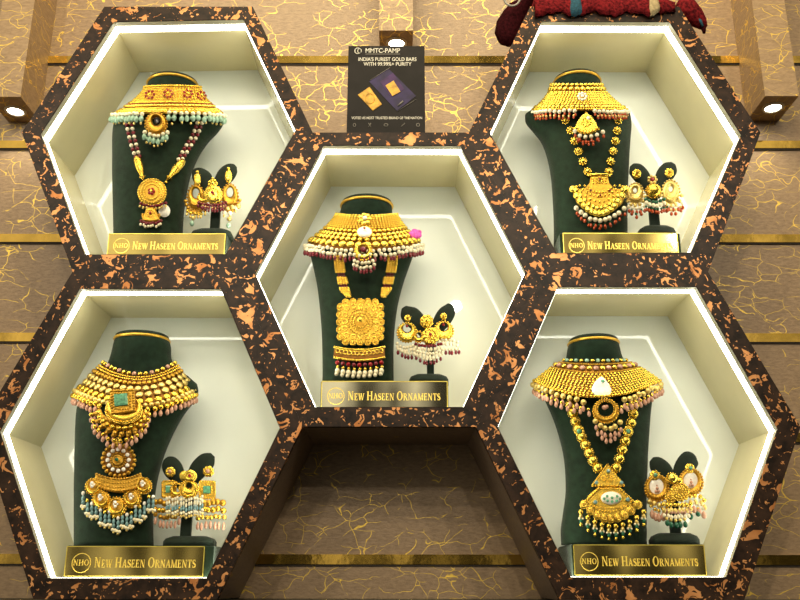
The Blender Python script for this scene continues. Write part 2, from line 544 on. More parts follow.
def fringe(parent, S, pts, rp, pm, rd, dm, gap=None, long=1.6, pname='pearl', dname='drop_bead', lift=0.8):
    """each hanging pearl is a part, the drop under it a sub-part"""
    for i, (px, py) in enumerate(pts):
        s = S.s(px, py)
        jx = (random.random() - 0.5) * rp * 0.5
        p = S.P(px + jx, py + (random.random() - 0.5) * rp * 0.7, rp * s * lift)
        o = bead(pname, parent, p, rp * s, pm)
        if rd:
            g = gap if gap is not None else rp * 0.75 + rd * long * 0.85
            g *= 0.9 + 0.25 * random.random()
            bead(dname, o, p + Vector(((random.random() - 0.5) * rp * 0.5 * s, 0, -g * s)), rd * s, dm, long)
def arc(x0, x1, yend, ymid, n, xm=None):
    xm = xm if xm is not None else (x0 + x1) / 2
    out = []
    for i in range(n):
        u = -1 + 2 * i / (n - 1)
        x = (x0 + x1) / 2 + u * (x1 - x0) / 2
        out.append((x, ymid + (yend - ymid) * u * u))
    return out

#============================================================= SETTING
WY = 0.20
struct('wall_back', MB().box((-1.7, WY, -1.2), (1.7, WY + 0.05, 1.6)), 'wall')
for i, z in enumerate((0.749, 0.545, 0.3455, 0.1397, -0.0633, -0.2535, -0.470)):
    b = MB().box((-1.7, WY - 0.005, z - 0.0085), (1.7, WY + 0.002, z + 0.0085), 0)
    b.box((-1.7, WY - 0.003, z - 0.0115), (1.7, WY + 0.002, z - 0.0085), 1)  # shadow line at the panel gap, put in as a dark strip
    struct('trim_%d' % (i + 1), b, ['brass', 'gap'])

# beams that carry the downlights
def beam(k, x0, x1, yf, zb):
    b = MB().box((x0, yf, zb), (x1, WY + 0.001, 1.5))
    struct('trim_%d' % k, b, 'beam')
    return (x0, x1, yf, zb)
BF = 0.10
pR0 = at(765, 95, BF); pR1 = at(799, 97, BF)
pL1 = at(20.5, 96.7, BF); pM0 = at(379, 30.5, BF); pM1 = at(413, 30.5, BF)
bw = pR1.x - pR0.x
beams = [beam(8, pL1.x - bw, pL1.x, BF, pL1.z), beam(9, pM0.x, pM1.x, BF, pM0.z), beam(10, pR0.x, pR1.x, BF, (pR0.z + pR1.z) / 2)]
lbl = ['round recessed downlight under the left wall beam', 'round recessed downlight under the centre beam above the poster', 'round recessed downlight under the right wall beam']
lpx = [(14, 111), (396.5, 43), (774, 107.5)]
for (x0, x1, yf, zb), lab, (lx, ly) in zip(beams, lbl, lpx):
    d = ray(lx, ly); c = CAM + d * ((zb - CAM.z) / d.z)
    c.x = (x0 + x1) / 2 if lab.find('centre') < 0 else c.x
    c.y = min(max(c.y, yf + 0.03), WY - 0.03)
    t = thing('downlight', lab, 'lamp', (c.x, c.y, zb), 'recessed downlights in the wall beams')
    def circ(r, z, n=28): return [Vector((c.x + r * math.cos(2 * PI * j / n), c.y + r * math.sin(2 * PI * j / n), z)) for j in range(n)]
    MB().loft([circ(0.0215, zb), circ(0.0205, zb - 0.0025), circ(0.0160, zb - 0.0025), circ(0.0155, zb)], 0, True, False, False).build('rim', 'spot_body', t)
    MB().loft([circ(0.0158, zb - 0.0004), circ(0.012, zb - 0.0018), circ(0.004, zb - 0.0022)], 0).build('lens', 'spot', t)
    l = bpy.data.lights.new('downlight_beam', 'SPOT')
    l.energy = 1.0; l.spot_size = math.radians(110); l.spot_blend = 0.8; l.shadow_soft_size = 0.015; l.color = (1, 0.88, 0.62)
    o = bpy.data.objects.new('downlight_beam', l); o.location = (0, 0, -0.006); o.parent = t
    C.objects.link(o)

# black ledge under everything
lg = MB().box((-1.6, -0.12, -0.62), (1.6, WY, -0.536)); lg.box((-1.6, -0.13, -0.548), (1.6, WY, -0.5362))
tag(lg.build('wall_ledge', 'black'), 'long black ledge running along the bottom under the hexagon boxes', 'ledge')

#============================================================= HEXAGON BOXES
inner = {
 'TL': [(-0.6334,0.264),(-0.5249,0.5002),(-0.2797,0.5054),(-0.1725,0.2728),(-0.2847,0.0324),(-0.5288,0.0315)],
 'BL': [(-0.6331,-0.2759),(-0.5305,-0.0313),(-0.289,-0.0315),(-0.178,-0.2697),(-0.2815,-0.5028),(-0.528,-0.5032)],
 'C':  [(-0.2315,-0.0039),(-0.1205,0.2408),(0.1253,0.2401),(0.2326,-0.0007),(0.1215,-0.2348),(-0.1218,-0.2351)],
 'TR': [(0.1792,0.2672),(0.2838,0.5011),(0.5249,0.4999),(0.6327,0.2622),(0.5203,0.0356),(0.2887,0.0345)],
 'BR': [(0.1767,-0.267),(0.2868,-0.0275),(0.5232,-0.0273),(0.6308,-0.2701),(0.5221,-0.5001),(0.2825,-0.5005)]}
cent = {'TL': (-0.405, 0.2672), 'BL': (-0.405, -0.2672), 'C': (0.0, 0.0), 'TR': (0.405, 0.2672), 'BR': (0.405, -0.2672)}
where = {'TL': 'upper left brown hexagon box with copper flecks holding the aqua fringed necklace set',
         'BL': 'lower left brown hexagon box holding the bib necklace with green square stone',
         'C': 'middle brown hexagon box with copper flecks, right below the black poster',
         'TR': 'upper right brown hexagon box with copper flecks and red shawl on its top',
         'BR': 'lower right brown hexagon box holding the woven collar with white teardrop stone'}
ND = 0.173
for k in inner:
    cx, cz = cent[k]
    wo_, to_, ho_ = 0.2637 - 0.00004, 0.1413 - 0.00002, 0.2672 - 0.00004
    out = [(cx - wo_, cz), (cx - to_, cz + ho_), (cx + to_, cz + ho_), (cx + wo_, cz), (cx + to_, cz - ho_), (cx - to_, cz - ho_)]
    inn = inner[k]
    mx = sum(p[0] for p in inn) / 6; mz = sum(p[1] for p in inn) / 6
    t = thing('hexagonal_display_box', where[k], 'display box', (cx, 0.1, cz - ho_), 'hexagonal display boxes on the wall')
    R = lambda pts, y, g=1.0: [Vector((mx + (x - mx) * g, y, mz + (z - mz) * g)) for x, z in pts]
    O = lambda y, g=1.0: [Vector((cx + (x - cx) * g, y, cz + (z - cz) * g)) for x, z in out]
    MB().loft([O(0.014), O(0.0), R(inn, 0.0, 1.004), R(inn, 0.0012), R(inn, 0.014)], 0, True, False, False, False).build('front_frame', 'marble', t)
    MB().loft([O(0.0142), O(WY - 0.001), O(WY - 0.001, 0.96), O(0.014, 0.96)], 0, True, False, False, False).build('outer_casing', 'casing', t)
    MB().loft([R(inn, 0.0005, 0.999), R(inn, 0.0135, 0.999), R(inn, 0.0135, 1.010)], 0, True, False, False, False).build('edge_lip', 'lip', t)
    MB().loft([R(inn, 0.033, 1.004), R(inn, 0.033, 0.999), R(inn, ND, 0.999), R(inn, ND, 1.02)], 0, True, False, False, False).build('side_lining', 'liner', t)
    MB().loft([R(inn, ND, 1.015), R(inn, ND + 0.008, 1.015)], 0, True, True, True, False).build('back_panel', 'back', t)
    MB().loft([R(inn, 0.0137, 1.002), R(inn, 0.0145, 0.996), R(inn, 0.032, 0.996), R(inn, 0.0328, 1.002)], 0, True, False, False, False).build('light_strip', 'led', t)

#============================================================= LETTERING (own serif capitals)
def glyph(ch):
    """quads of a serif capital, cap height 1, and its advance"""
    T, t, sf, sh = 0.20, 0.085, 0.07, 0.065
    q = []
    def bar(x0, y0, x1, y1, w):                               # slanted stroke, width measured along x
        q.append([(x0 - w / 2, y0), (x0 + w / 2, y0), (x1 + w / 2, y1), (x1 - w / 2, y1)])
    def rect(x0, y0, x1, y1): q.append([(x0, y0), (x1, y0), (x1, y1), (x0, y1)])
    def stem(x, w):
        rect(x, 0, x + w, 1); rect(x - sf, 0, x + w + sf, sh); rect(x - sf, 1 - sh, x + w + sf, 1)
    def ring(cx, cy, rx, ry, wx, wy, a0=0, a1=360, n=20):
        for i in range(n):
            a = math.radians(a0 + (a1 - a0) * i / n); b = math.radians(a0 + (a1 - a0) * (i + 1) / n)
            q.append([(cx + rx * math.cos(a), cy + ry * math.sin(a)), (cx + rx * math.cos(b), cy + ry * math.sin(b)),
                      (cx + (rx - wx) * math.cos(b), cy + (ry - wy) * math.sin(b)), (cx + (rx - wx) * math.cos(a), cy + (ry - wy) * math.sin(a))])
    if ch == 'N':
        stem(0.1, t); stem(0.72, t); bar(0.17, 1, 0.76, 0, 0.20); return q, 0.98
    if ch == 'E':
        stem(0.08, T); rect(0.08, 1 - t, 0.64, 1); rect(0.08, 0, 0.66, t); rect(0.2, 0.47, 0.52, 0.47 + t)
        rect(0.57, 0.76, 0.64, 1); rect(0.59, 0, 0.66, 0.25); rect(0.46, 0.37, 0.52, 0.66); return q, 0.76
    if ch == 'W':
        bar(0.12, 1, 0.36, 0, T); bar(0.62, 1, 0.38, 0, t * 1.2); bar(0.58, 1, 0.84, 0, T); bar(1.12, 1, 0.86, 0, t * 1.2)
        rect(-0.03, 1 - sh, 0.30, 1); rect(0.44, 1 - sh, 0.76, 1); rect(1.0, 1 - sh, 1.24, 1); return q, 1.24
    if ch == 'H':
        stem(0.08, T); stem(0.66, T); rect(0.2, 0.47, 0.7, 0.47 + t); return q, 1.0
    if ch == 'A':
        bar(0.10, 0, 0.45, 1, t * 1.2); bar(0.74, 0, 0.43, 1, T); rect(0.22, 0.28, 0.62, 0.28 + t)
        rect(-0.02, 0, 0.24, sh); rect(0.56, 0, 0.92, sh); return q, 0.92
    if ch == 'O':
        ring(0.48, 0.5, 0.46, 0.52, 0.19, 0.08); return q, 1.0
    if ch == 'R':
        stem(0.08, T); ring(0.36, 0.74, 0.32, 0.26, 0.17, t, -90, 90, 12); rect(0.2, 1 - t, 0.38, 1); rect(0.2, 0.48, 0.38, 0.48 + t)
        bar(0.46, 0.5, 0.76, 0, T); rect(0.62, 0, 0.94, sh); return q, 0.92
    if ch == 'M':
        stem(0.08, t); stem(0.86, T); bar(0.15, 1, 0.54, 0, T); bar(0.93, 1, 0.56, 0, t * 1.2); return q, 1.16
    if ch == 'T':
        stem(0.30, T); rect(0.0, 1 - t, 0.80, 1); rect(0.0, 0.74, 0.07, 1); rect(0.73, 0.74, 0.80, 1); return q, 0.84
    if ch == 'S':
        pts = []
        for i in range(13):
            a = math.radians(40 + 230 * i / 12); pts.append((0.31 + 0.22 * math.cos(a), 0.745 + 0.21 * math.sin(a)))
        for i in range(13):
            a = math.radians(90 - 230 * i / 12); pts.append((0.31 + 0.24 * math.cos(a), 0.27 + 0.225 * math.sin(a)))
        n = len(pts)
        for i in range(n - 1):
            f = lambda k: 0.045 + 0.085 * math.sin(PI * k / (n - 1)) ** 2
            (xa, ya), (xb, yb) = pts[i], pts[i + 1]
            L = math.hypot(xb - xa, yb - ya) or 1
            nx, ny = -(yb - ya) / L, (xb - xa) / L
            w0, w1 = f(i), f(i + 1)
            q.append([(xa + nx * w0, ya + ny * w0), (xa - nx * w0, ya - ny * w0), (xb - nx * w1, yb - ny * w1), (xb + nx * w1, yb + ny * w1)])
        rect(0.47, 0.70, 0.53, 1.0); rect(0.04, 0.0, 0.10, 0.30); return q, 0.64
    return [], 0.4
def write(mb, text, x, z, y, big, small, width, depth=0.0006):
    """TEXT in small capitals on the vertical plane y, fitted to width"""
    items = []; cur = 0.0
    words = text.split(' ')
    for wi, wd in enumerate(words):
        for ci, ch in enumerate(wd):
            h = big if ci == 0 else small
            q, adv = glyph(ch)
            items.append((q, cur, h)); cur += adv * h + 0.05 * big
        cur += 0.35 * big
    cur -= 0.40 * big
    k = width / cur
    n = 0
    for q, cx, h in items:
        for poly in q:
            n += 1
            yy = y - (n % 7) * 0.000012                        # crossing strokes do not share a plane
            mb.prism([Vector((x + (cx + px * h) * k, yy, z + pz * h)) for px, pz in poly], (0, -depth, 0))

#============================================================= DISPLAY SETS
def super_ring(xl, xr, yf, yb, z0, zr, n=40, e=2.4):
    """horizontal section of a bust, flat at the back"""
    out = []; cx = (xl + xr) / 2; a = (xr - xl) / 2; cy = (yf + yb) / 2; b = (yb - yf) / 2
    for j in range(n):
        t = 2 * PI * j / n; c, s = math.cos(t), math.sin(t)
        out.append(Vector((cx + a * math.copysign(abs(c) ** (2 / e), c), cy - b * math.copysign(abs(s) ** (2 / e), s), z0 + (zr - z0) * (c + 1) / 2)))
    return out

def interp(rows, k):
    """catmull-like resampling of the outline rows"""
    out = []
    for i in range(len(rows) - 1):
        p0 = rows[max(i - 1, 0)]; p1 = rows[i]; p2 = rows[i + 1]; p3 = rows[min(i + 2, len(rows) - 1)]
        for j in range(k):
            u = j / k; r = []
            for a, b, c, d in zip(p0, p1, p2, p3):
                m1 = (c - a) / 2; m2 = (d - b) / 2
                r.append((2 * u**3 - 3 * u**2 + 1) * b + (u**3 - 2 * u**2 + u) * m1 + (-2 * u**3 + 3 * u**2) * c + (u**3 - u**2) * m2)
            out.append(r)
    out.append(list(rows[-1]))
    return out

def bust(k, label, rows, neck_rows, default):
    """rows (py, left px, right px, front depth, back depth) bottom to shoulder; then the neck"""
    allr = interp(rows, 4) + interp(neck_rows, 3)
    rings = []
    for py, xl, xr, yf, yb in allr:
        yc = (yf + yb) / 2
        a = at(xl, py, yc); b = at(xr, py, yc)
        rings.append(super_ring(a.x, b.x, yf, yb, a.z, b.z, e=2.3 if py > neck_rows[0][0] else 2.05))
    base = rings[0][0].copy()
    t = thing('necklace_bust', label, 'bust', (sum(p.x for p in rings[0]) / 40, sum(p.y for p in rings[0]) / 40, base.z), 'velvet necklace busts')
    mb = MB().loft(rings)
    body = mb.build('body', 'velvet', t)
    # neck cap: gold piping near the rim, low dome of velvet above
    top = rings[-1]; cx = sum(p.x for p in top) / 40; cy = sum(p.y for p in top) / 40; cz = top[0].z
    def sc(g, dz): return [Vector((cx + (p.x - cx) * g, cy + (p.y - cy) * g, cz + dz)) for p in top]
    MB().tube(sc(1.008, -0.0030), 0.0027, 0, 8, True).build('gold_piping', 'trim_gold', t)
    MB().loft([sc(1.003, -0.0005), sc(1.0, 0.0020), sc(0.98, 0.0045), sc(0.93, 0.0060), sc(0.75, 0.0070), sc(0.4, 0.0075), sc(0.05, 0.0078)], 0, True, True, True).build('neck_cap', 'dark_velvet', t)
    tree = BVHTree.FromPolygons(mb.v, [list(f) for f in mb.f])
    def fn(px, py):
        d = ray(px, py).normalized()
        h = tree.ray_cast(CAM, d)
        return h[0].y if h[0] is not None else default
    return Surf(fn), t

def plinth(k, label, x0, x1, y0, y1, yb=0.150, plate='plate', left=0.0, right=0.0, zb=None):
    """velvet block on the niche floor with the shop's name plate on its front"""
    YF = 0.020
    a = at(x0, y0, YF); b = at(x1, y0, YF)
    zf = (inner[k][4][1] + inner[k][5][1]) / 2 + 0.0012
    z1 = a.z
    t = thing('velvet_plinth', label, 'plinth', ((a.x + b.x) / 2, 0.08, zf), 'velvet plinths with name plates')
    mb = MB()
    xa, xb = a.x + left, b.x + right
    zt = z1 + 0.001
    mb.loft([[Vector((xa - 0.001, YF + 0.0025, zf)), Vector((xb + 0.001, YF + 0.0025, zf)), Vector((xb + 0.001, yb, zf)), Vector((xa - 0.001, yb, zf))],
             [Vector((xa - 0.001, YF + 0.0025, zt - 0.002)), Vector((xb + 0.001, YF + 0.0025, zt - 0.002)), Vector((xb + 0.001, yb, zt - 0.002)), Vector((xa - 0.001, yb, zt - 0.002))],
             [Vector((xa + 0.001, YF + 0.0045, zt)), Vector((xb - 0.001, YF + 0.0045, zt)), Vector((xb - 0.001, yb - 0.002, zt)), Vector((xa + 0.001, yb - 0.002, zt))]], 0, smooth=False)
    mb.build('velvet_block', 'velvet', t)
    W = b.x - a.x; H = 0.0525 if k in ('BL', 'BR') else z1 - zf - 0.001
    H = z1 - zf - 0.001
    p = MB().box((a.x, YF, z1 - H), (b.x, YF + 0.0022, z1))
    p = p.build('name_plate', plate, t)
    e = MB()
    for (q0, q1) in (((a.x, z1 - H), (b.x, z1 - H + 0.0012)), ((a.x, z1 - 0.0012), (b.x, z1)), ((a.x, z1 - H), (a.x + 0.0012, z1)), ((b.x - 0.0012, z1 - H), (b.x, z1))):
        e.box((q0[0], YF - 0.0006, q0[1]), (q1[0], YF - 0.00005, q1[1]))
    e.build('gold_border', 'plate_edge', p)
    S = 0.215 / 0.215 * W
    zc = z1 - {'TL': 0.0232, 'TR': 0.0236, 'C': 0.0258}.get(k, 0.0258)
    L = MB()
    write(L, 'NEW HASEEN ORNAMENTS', a.x + 0.212 * W, zc - 0.0068, YF, 0.0152 * S / 0.215, 0.0118 * S / 0.215, 0.730 * W)
    L.build('lettering', 'letter', p)
    E_ = MB()
    cx, cz = a.x + 0.117 * W, zc
    n = 40; r0, r1 = 0.0148 * S / 0.215, 0.0137 * S / 0.215
    E_.loft([[Vector((cx + r * math.cos(2 * PI * j / n), y, cz + r * math.sin(2 * PI * j / n))) for j in range(n)] for r, y in ((r0, YF), (r0, YF - 0.0007), (r1, YF - 0.0007), (r1, YF))], 0, True, False, False, False)
    write(E_, 'NHO', cx - 0.0122 * S / 0.215, cz - 0.0038, YF, 0.0088 * S / 0.215, 0.0088 * S / 0.215, 0.0244 * S / 0.215)
    E_.build('round_emblem', 'letter', p)
    return t, zt

def ear_stand(k, label, base, post, petals, yc, zt):
    """velvet earring stand: block base, post and two petals opening like a V; post/petal positions in pixels"""
    x0, x1, y0, y1 = base
    c = at((x0 + x1) / 2, y1, yc)
    a = at(x0, y1, yc - 0.02).x; b = at(x1, y1, yc - 0.02).x
    t = thing('earring_stand', label, 'display stand', (c.x, yc, zt), 'velvet earring stands')
    h = at((x0 + x1) / 2, y0, yc - 0.012).z - zt
    h = max(h, 0.010)
    mb = MB()
    def rr(g, z, d): 
        hw = (b - a) / 2 * g; cx = (a + b) / 2; out = []
        for j in range(28):
            t_ = 2 * PI * j / 28; cc, ss = math.cos(t_), math.sin(t_)
            out.append(Vector((cx + hw * math.copysign(abs(cc) ** 0.5, cc), yc + d * math.copysign(abs(ss) ** 0.5, ss), z)))
        return out
    mb.loft([rr(1, zt, 0.024), rr(1, zt + h * 0.45, 0.024), rr(0.92, zt + h * 0.75, 0.021), rr(0.66, zt + h, 0.014)])
    mb.build('base', 'dark_velvet', t)
    px0, px1, py0, py1 = post
    S = plane((px0 + px1) / 2, (py0 + py1) / 2, yc - 0.003, 0.0)
    p0 = at(px0, py1, yc).x; p1 = at(px1, py1, yc).x
    zb = zt + h * 0.9; ztop = at(px0, py0, yc).z
    MB().box((p0, yc - 0.004, zb), (p1, yc + 0.004, ztop)).build('post', 'dark_velvet', t)
    for pts in petals:
        Sp = plane(pts[0][0], pts[0][1], yc - 0.001, 0.05)
        mb = MB()
        mb.tube([Sp.P(x, y) for x, y, r in [tuple(q) for q in interp(pts, 5)]],
                lambda u, q=[z[2] for z in interp(pts, 5)], s=Sp.s(*pts[0][:2]): q[min(len(q) - 1, int(round(u * (len(q) - 1))))] * s, 0, 14)
        # flatten the petal to a leaf
        for i, v in enumerate(mb.v): mb.v[i] = Vector((v.x, yc + (v.y - yc) * 0.32, v.z))
        mb.build('petal', 'dark_velvet', t)
    return t

class Collar:
    """flared collar standing round the bust's neck: position from s (-1 left .. 1 right) and v (0 neck .. 1 rim)"""
    def __init__(self, xc0, a0, e0, m0, xc1, a1, e1, m1, yf0, yf1, yb0, yb1, pw=1.0, pd=1.0):
        self.q = (xc0, a0, e0, m0, xc1, a1, e1, m1, yf0, yf1, yb0, yb1, pw, pd)
    def pix(self, s, v):
        xc0, a0, e0, m0, xc1, a1, e1, m1, yf0, yf1, yb0, yb1, pw, pd = self.q
        L = lambda a, b: a + (b - a) * v
        a = a0 + (a1 - a0) * (min(v, 1.02) ** pw if v > 0 else v)
        px = L(xc0, xc1) + a * s
        py = L(m0, m1) + (L(e0, e1) - L(m0, m1)) * s * s
        s2 = min(0.999, s * s * 0.97)
        Y = L(yf0, yf1) + (L(yb0, yb1) - L(yf0, yf1)) * (1 - math.sqrt(1 - s2)) ** pd
        return px, py, Y
    def P0(self, s, v): return at(*self.pix(s, v))
    def n(self, s, v):
        s_ = max(-0.97, min(0.97, s)); v_ = max(0.02, v)
        a = self.P0(s_ + 0.02, v_) - self.P0(s_ - 0.02, v_)
        b = self.P0(s_, v_ - 0.02) - self.P0(s_, v_ + 0.02)
        n = a.cross(b)
        n.normalize()
        return n if n.y < 0 else -n
    def P(self, s, v, h=0.0): return self.P0(s, v) + self.n(s, v) * h
    def scale(self, s, v):
        px, py, Y = self.pix(s, v); return (at(px + 1, py, Y) - at(px, py, Y)).length
    def band(self, v0, v1, th=0.0022, ns=48, nv=8, h=0.0):
        mb = MB(); fr = []; bk = []
        for i in range(nv + 1):
            v = v0 + (v1 - v0) * i / nv
            for j in range(ns + 1):
                s = math.sin(math.radians(-86 + 172 * j / ns))
                fr.append(self.P(s, v, h)); bk.append(self.P(s, v, h - th))
        n = ns + 1; N = len(fr); fs = []
        for i in range(nv):
            for j in range(ns):
                a = i * n + j
                fs.append((a, a + 1, a + n + 1, a + n)); fs.append((N + a, N + a + n, N + a + n + 1, N + a + 1))
        for j in range(ns):
            fs.append((j, N + j, N + j + 1, j + 1)); a = nv * n + j; fs.append((a, a + 1, N + a + 1, N + a))
        for i in range(nv):
            a = i * n; fs.append((a, a + n, N + a + n, N + a)); a = i * n + ns; fs.append((a, N + a, N + a + n, a + n))
        return mb.add(fr + bk, fs)
    def stations(self, v, step_px, phase=0.0, lim=85):
        """even steps along the row"""
        ss = [math.sin(math.radians(-lim + 2 * lim * i / 200)) for i in range(201)]
        ps = [self.P0(s, v) for s in ss]
        L = [0.0]
        for i in range(200): L.append(L[-1] + (ps[i + 1] - ps[i]).length)
        step = step_px * self.scale(0, v)
        n = max(2, int(L[-1] / step)); out = []; k = 0
        for i in range(n):
            d = L[-1] * (i + 0.5 + phase) / n
            if d > L[-1]: break
            while L[k + 1] < d: k += 1
            u = (d - L[k]) / (L[k + 1] - L[k]); out.append(ss[k] + (ss[k + 1] - ss[k]) * u)
        return out
    def row(self, mb, v, r, step=None, flat=0.8, mat=0, phase=0.0, lift=0.3, seg=9, alt=None):
        for i, s in enumerate(self.stations(v, step or r * 2, phase)):
            n = self.n(s, v); k = self.scale(s, v)
            m = mat if alt is None else alt[i % len(alt)]
            mb.ball(self.P0(s, v) + n * (r * k * flat * lift), r * k, m, n, flat, seg, 6)
        return mb
    def fringe(self, parent, v, step, rp, pm, rd, dm, long=1.5, phase=0.0, dv=0.0, lift=0.2, pname='pearl', skip=None, gap=None):
        for s in self.stations(v, step, phase):
            px, py, Y = self.pix(s, v)
            if skip and skip[0] < px < skip[1]: continue
            k = self.scale(s, v); n = self.n(s, v)
            p = self.P0(s, v) + n * (rp * k * lift) + Vector(((random.random() - .5) * rp * k * 0.5, 0, (random.random() - .5) * rp * k * 0.9))
            o = bead(pname, parent, p, rp * k, pm)
            if rd:
                g = (gap or (rp * 0.8 + rd * long * 0.8)) * (0.9 + 0.25 * random.random())
                bead('drop_bead', o, p + Vector(((random.random() - .5) * rp * k * 0.6, 0, -g * k)), rd * k, dm, long)
    def surf(self, h=0.004):
        """flat stone seat on the middle of the collar"""
        def at_v(v): 
            px, py, Y = self.pix(0, v); return plane(px, py, Y - h, self.lean(v))
        return at_v
    def lean(self, v):
        n = self.n(0, v); return math.asin(max(-0.9, min(0.9, n.z)))

def chain(parent, S, path, step, r, flat=0.85, mats=('gold',), name='chain', extra=None):
    """beads strung along a pixel path on the bust's surface, one mesh"""
    pts = interp([list(p) for p in path], 8)
    L = [0.0]
    for i in range(len(pts) - 1): L.append(L[-1] + math.hypot(pts[i + 1][0] - pts[i][0], pts[i + 1][1] - pts[i][1]))
    n = int(L[-1] / step); mb = MB(); k = 0
    for i in range(n + 1):
        d = L[-1] * i / n
        while k < len(L) - 2 and L[k + 1] < d: k += 1
        u = (d - L[k]) / (L[k + 1] - L[k]); x = pts[k][0] + (pts[k + 1][0] - pts[k][0]) * u; y = pts[k][1] + (pts[k + 1][1] - pts[k][1]) * u
        mb.sball(S, x, y, r, flat, i % len(mats), 0.8)
        if extra: extra(mb, S, x, y, i)
    return mb.build(name, list(mats), parent)

def flower(mb, S, px, py, R, n, pm, cm, h=0.0, pr=0.42):
    mb.beads(S, px, py, R * 0.62, R * 0.62, n, R * pr, pm, 0.6, h)
    mb.sball(S, px, py, R * 0.34, 0.9, cm, 0.8 + h)
    return mb

def anchor(S, px, py): return S.P(px, py)

GC = 'collar necklaces on the velvet busts'; GL = 'long necklaces hanging on the velvet busts'
GE = 'earrings on the velvet stands'; GT = 'ornaments between the earrings'
def pyz(z, Y):
    """picture height of a level z at depth Y (only to seat a base on what carries it)"""
    lo, hi = -200.0, 900.0
    for _ in range(50):
        m = (lo + hi) / 2
        if at(400, m, Y).z > z: lo = m
        else: hi = m
    return (lo + hi) / 2
def seat(rows, zt):
    r = list(rows[0]); r[0] = pyz(zt + 0.0003, (r[3] + r[4]) / 2); return [tuple(r)] + list(rows[1:])
def near(S, h): return Surf(lambda x, y: S.fn(x, y) - h)

def earring(k, label, S, stud, draw, drops):
    """stud: (px, py, r); draw(thing, S) adds the body; drops: list of fringe argument tuples"""
    t = thing('earring', label, 'earring', S.P(stud[0], stud[1]), GE)
    mb = MB()
    st = stud[3] if len(stud) > 3 else 'flower'
    if st == 'flower':
        mb.disc(S, stud[0], stud[1], stud[2], h=1.2, lobes=8, amp=0.15, seg=32)
        mb.beads(S, stud[0], stud[1], stud[2] * 0.75, stud[2] * 0.75, 8, stud[2] * 0.26, 0, 0.8, 0.9)
        mb.sball(S, stud[0], stud[1], stud[2] * 0.42, 0.8, 1, 2.5)
    else:
        mb.lathe(S, stud[0], stud[1], stud[2] * 0.8, stud[2] * 1.5, [(1, 0), (0.95, 1.4), (0.6, 2.2), (0.02, 2.4)])
        mb.sball(S, stud[0], stud[1] - stud[2] * 1.6, stud[2] * 0.4, 0.9)
    mb.build('stud', ['gold_bright', stud[4] if len(stud) > 4 else 'gold_dark'], t)
    draw(t)
    for a in drops: fringe(t, S, *a)
    return t
def moon_body(t, S, x, y, R, r, off, sy=1.0, mat='gold_bright', rim=16, gem=None, lower=0):
    mb = MB().crescent(S, x, y, R, r, off, 2.0, 0, 40, sy)
    mb.beads(S, x, y, R * 1.02, R * sy * 1.02, rim, R * 0.13, 0, 0.9, 0.6)
    mb.beads(S, x, y - off * 0.25, (R + r) * 0.5, (R + r) * 0.5 * sy, rim, R * 0.10, 0, 0.9, 2.2, 10, 170)
    if lower: mb.beads(S, x, y, R * 1.25, R * sy * 1.2, lower, R * 0.24, 0, 0.9, 0.6, 15, 165)
    mb.beads(S, x, y + R * sy * 0.45, R * 0.55, R * 0.3, 7, R * 0.13, 0, 0.9, 2.4, 15, 165)
    mb.build('crescent', mat, t)
    if gem: MB().sball(S, x, y - off - r * sy * 0.5, gem[0], 0.8, 0, 0.8).build('stone', gem[1], t)

#------------------------------------------------------------- C : middle box
_, zt = plinth('C', 'green velvet plinth in the middle box with a pale mirror-like name plate', 321.5, 447.5, 381, 408, plate='silver_plate')
S, B = bust('C', 'green velvet bust in the middle box wearing the maroon and pearl fringed collar',
  seat([(384,322,394,0.042,0.118),(372,322.5,393.5,0.042,0.118),(340,322,394,0.041,0.122),(310,320,397,0.042,0.128),(285,317,403,0.046,0.134),(262,312,411,0.056,0.138),(250,309,415,0.066,0.140),(243,311,413,0.075,0.142),(236,318,406,0.080,0.146)], zt),
  [(228,330,399,0.082,0.150),(220,337,394,0.078,0.158),(210,341,392,0.074,0.160),(205,341.5,392,0.074,0.160)], 0.06)
K = Collar(366.5,31,214,216,364,58.5,243,249, 0.068,0.030,0.112,0.125, 1.35)
t = thing('collar_necklace', 'gold mesh collar necklace with pearl and maroon fringe and white oval centre stone', 'necklace', K.P(0, 1), GC)
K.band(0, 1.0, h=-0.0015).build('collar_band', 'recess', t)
mb = MB(); K.row(mb, 0.0, 1.6); K.row(mb, 0.05, 1.5)
mb.build('neck_bead_row', 'gold_bright', t)
mb = MB()
for i in range(6): K.row(mb, 0.11 + i * 0.055, 1.35, 3.1, 0.9, phase=(i % 2) * 0.5)
mb.build('gold_mesh', 'gold', t)
for v, r, fl in ((0.47, 2.5, 0.6), (0.60, 2.9, 0.55), (0.72, 3.1, 0.6), (0.88, 4.3, 0.5)):
    K.row(MB(), v, r, None, fl).build('bead_row', 'gold_bright' if r > 2.6 else 'gold', t)
Sc = plane(*[K.pix(0, 0.2)[i] for i in (0, 1)], K.pix(0, 0.2)[2] - 0.002, K.lean(0.2))
mb = MB(); flower(mb, Sc, 365, 220, 7.0, 7, 0, 1, 0.6); mb.build('centre_flower', ['gold_bright', 'crystal'], t)
Sc = plane(*[K.pix(0, 0.55)[i] for i in (0, 1)], K.pix(0, 0.55)[2] - 0.004, K.lean(0.55))
o = MB().disc(Sc, 364.5, 233, 7.5, 5.2, 2.6); mb = o.beads(Sc, 364.5, 233, 7.8, 5.6, 26, 0.9, 1, 0.9, 0.5)
mb.sball(Sc, 364.5, 231.5, 1.5, 0.6, 2, 5.5); mb.build('centre_stone', ['crystal', 'gold', 'coral'], t)
K.fringe(t, 1.06, 5.4, 2.1, 'pearl', 0, 'pearl', phase=0.0)
K.fringe(t, 1.20, 5.2, 2.1, 'pearl', 1.75, 'maroon', 1.7, phase=0.1)
Sp = plane(364, 254, 0.024, 0.05)
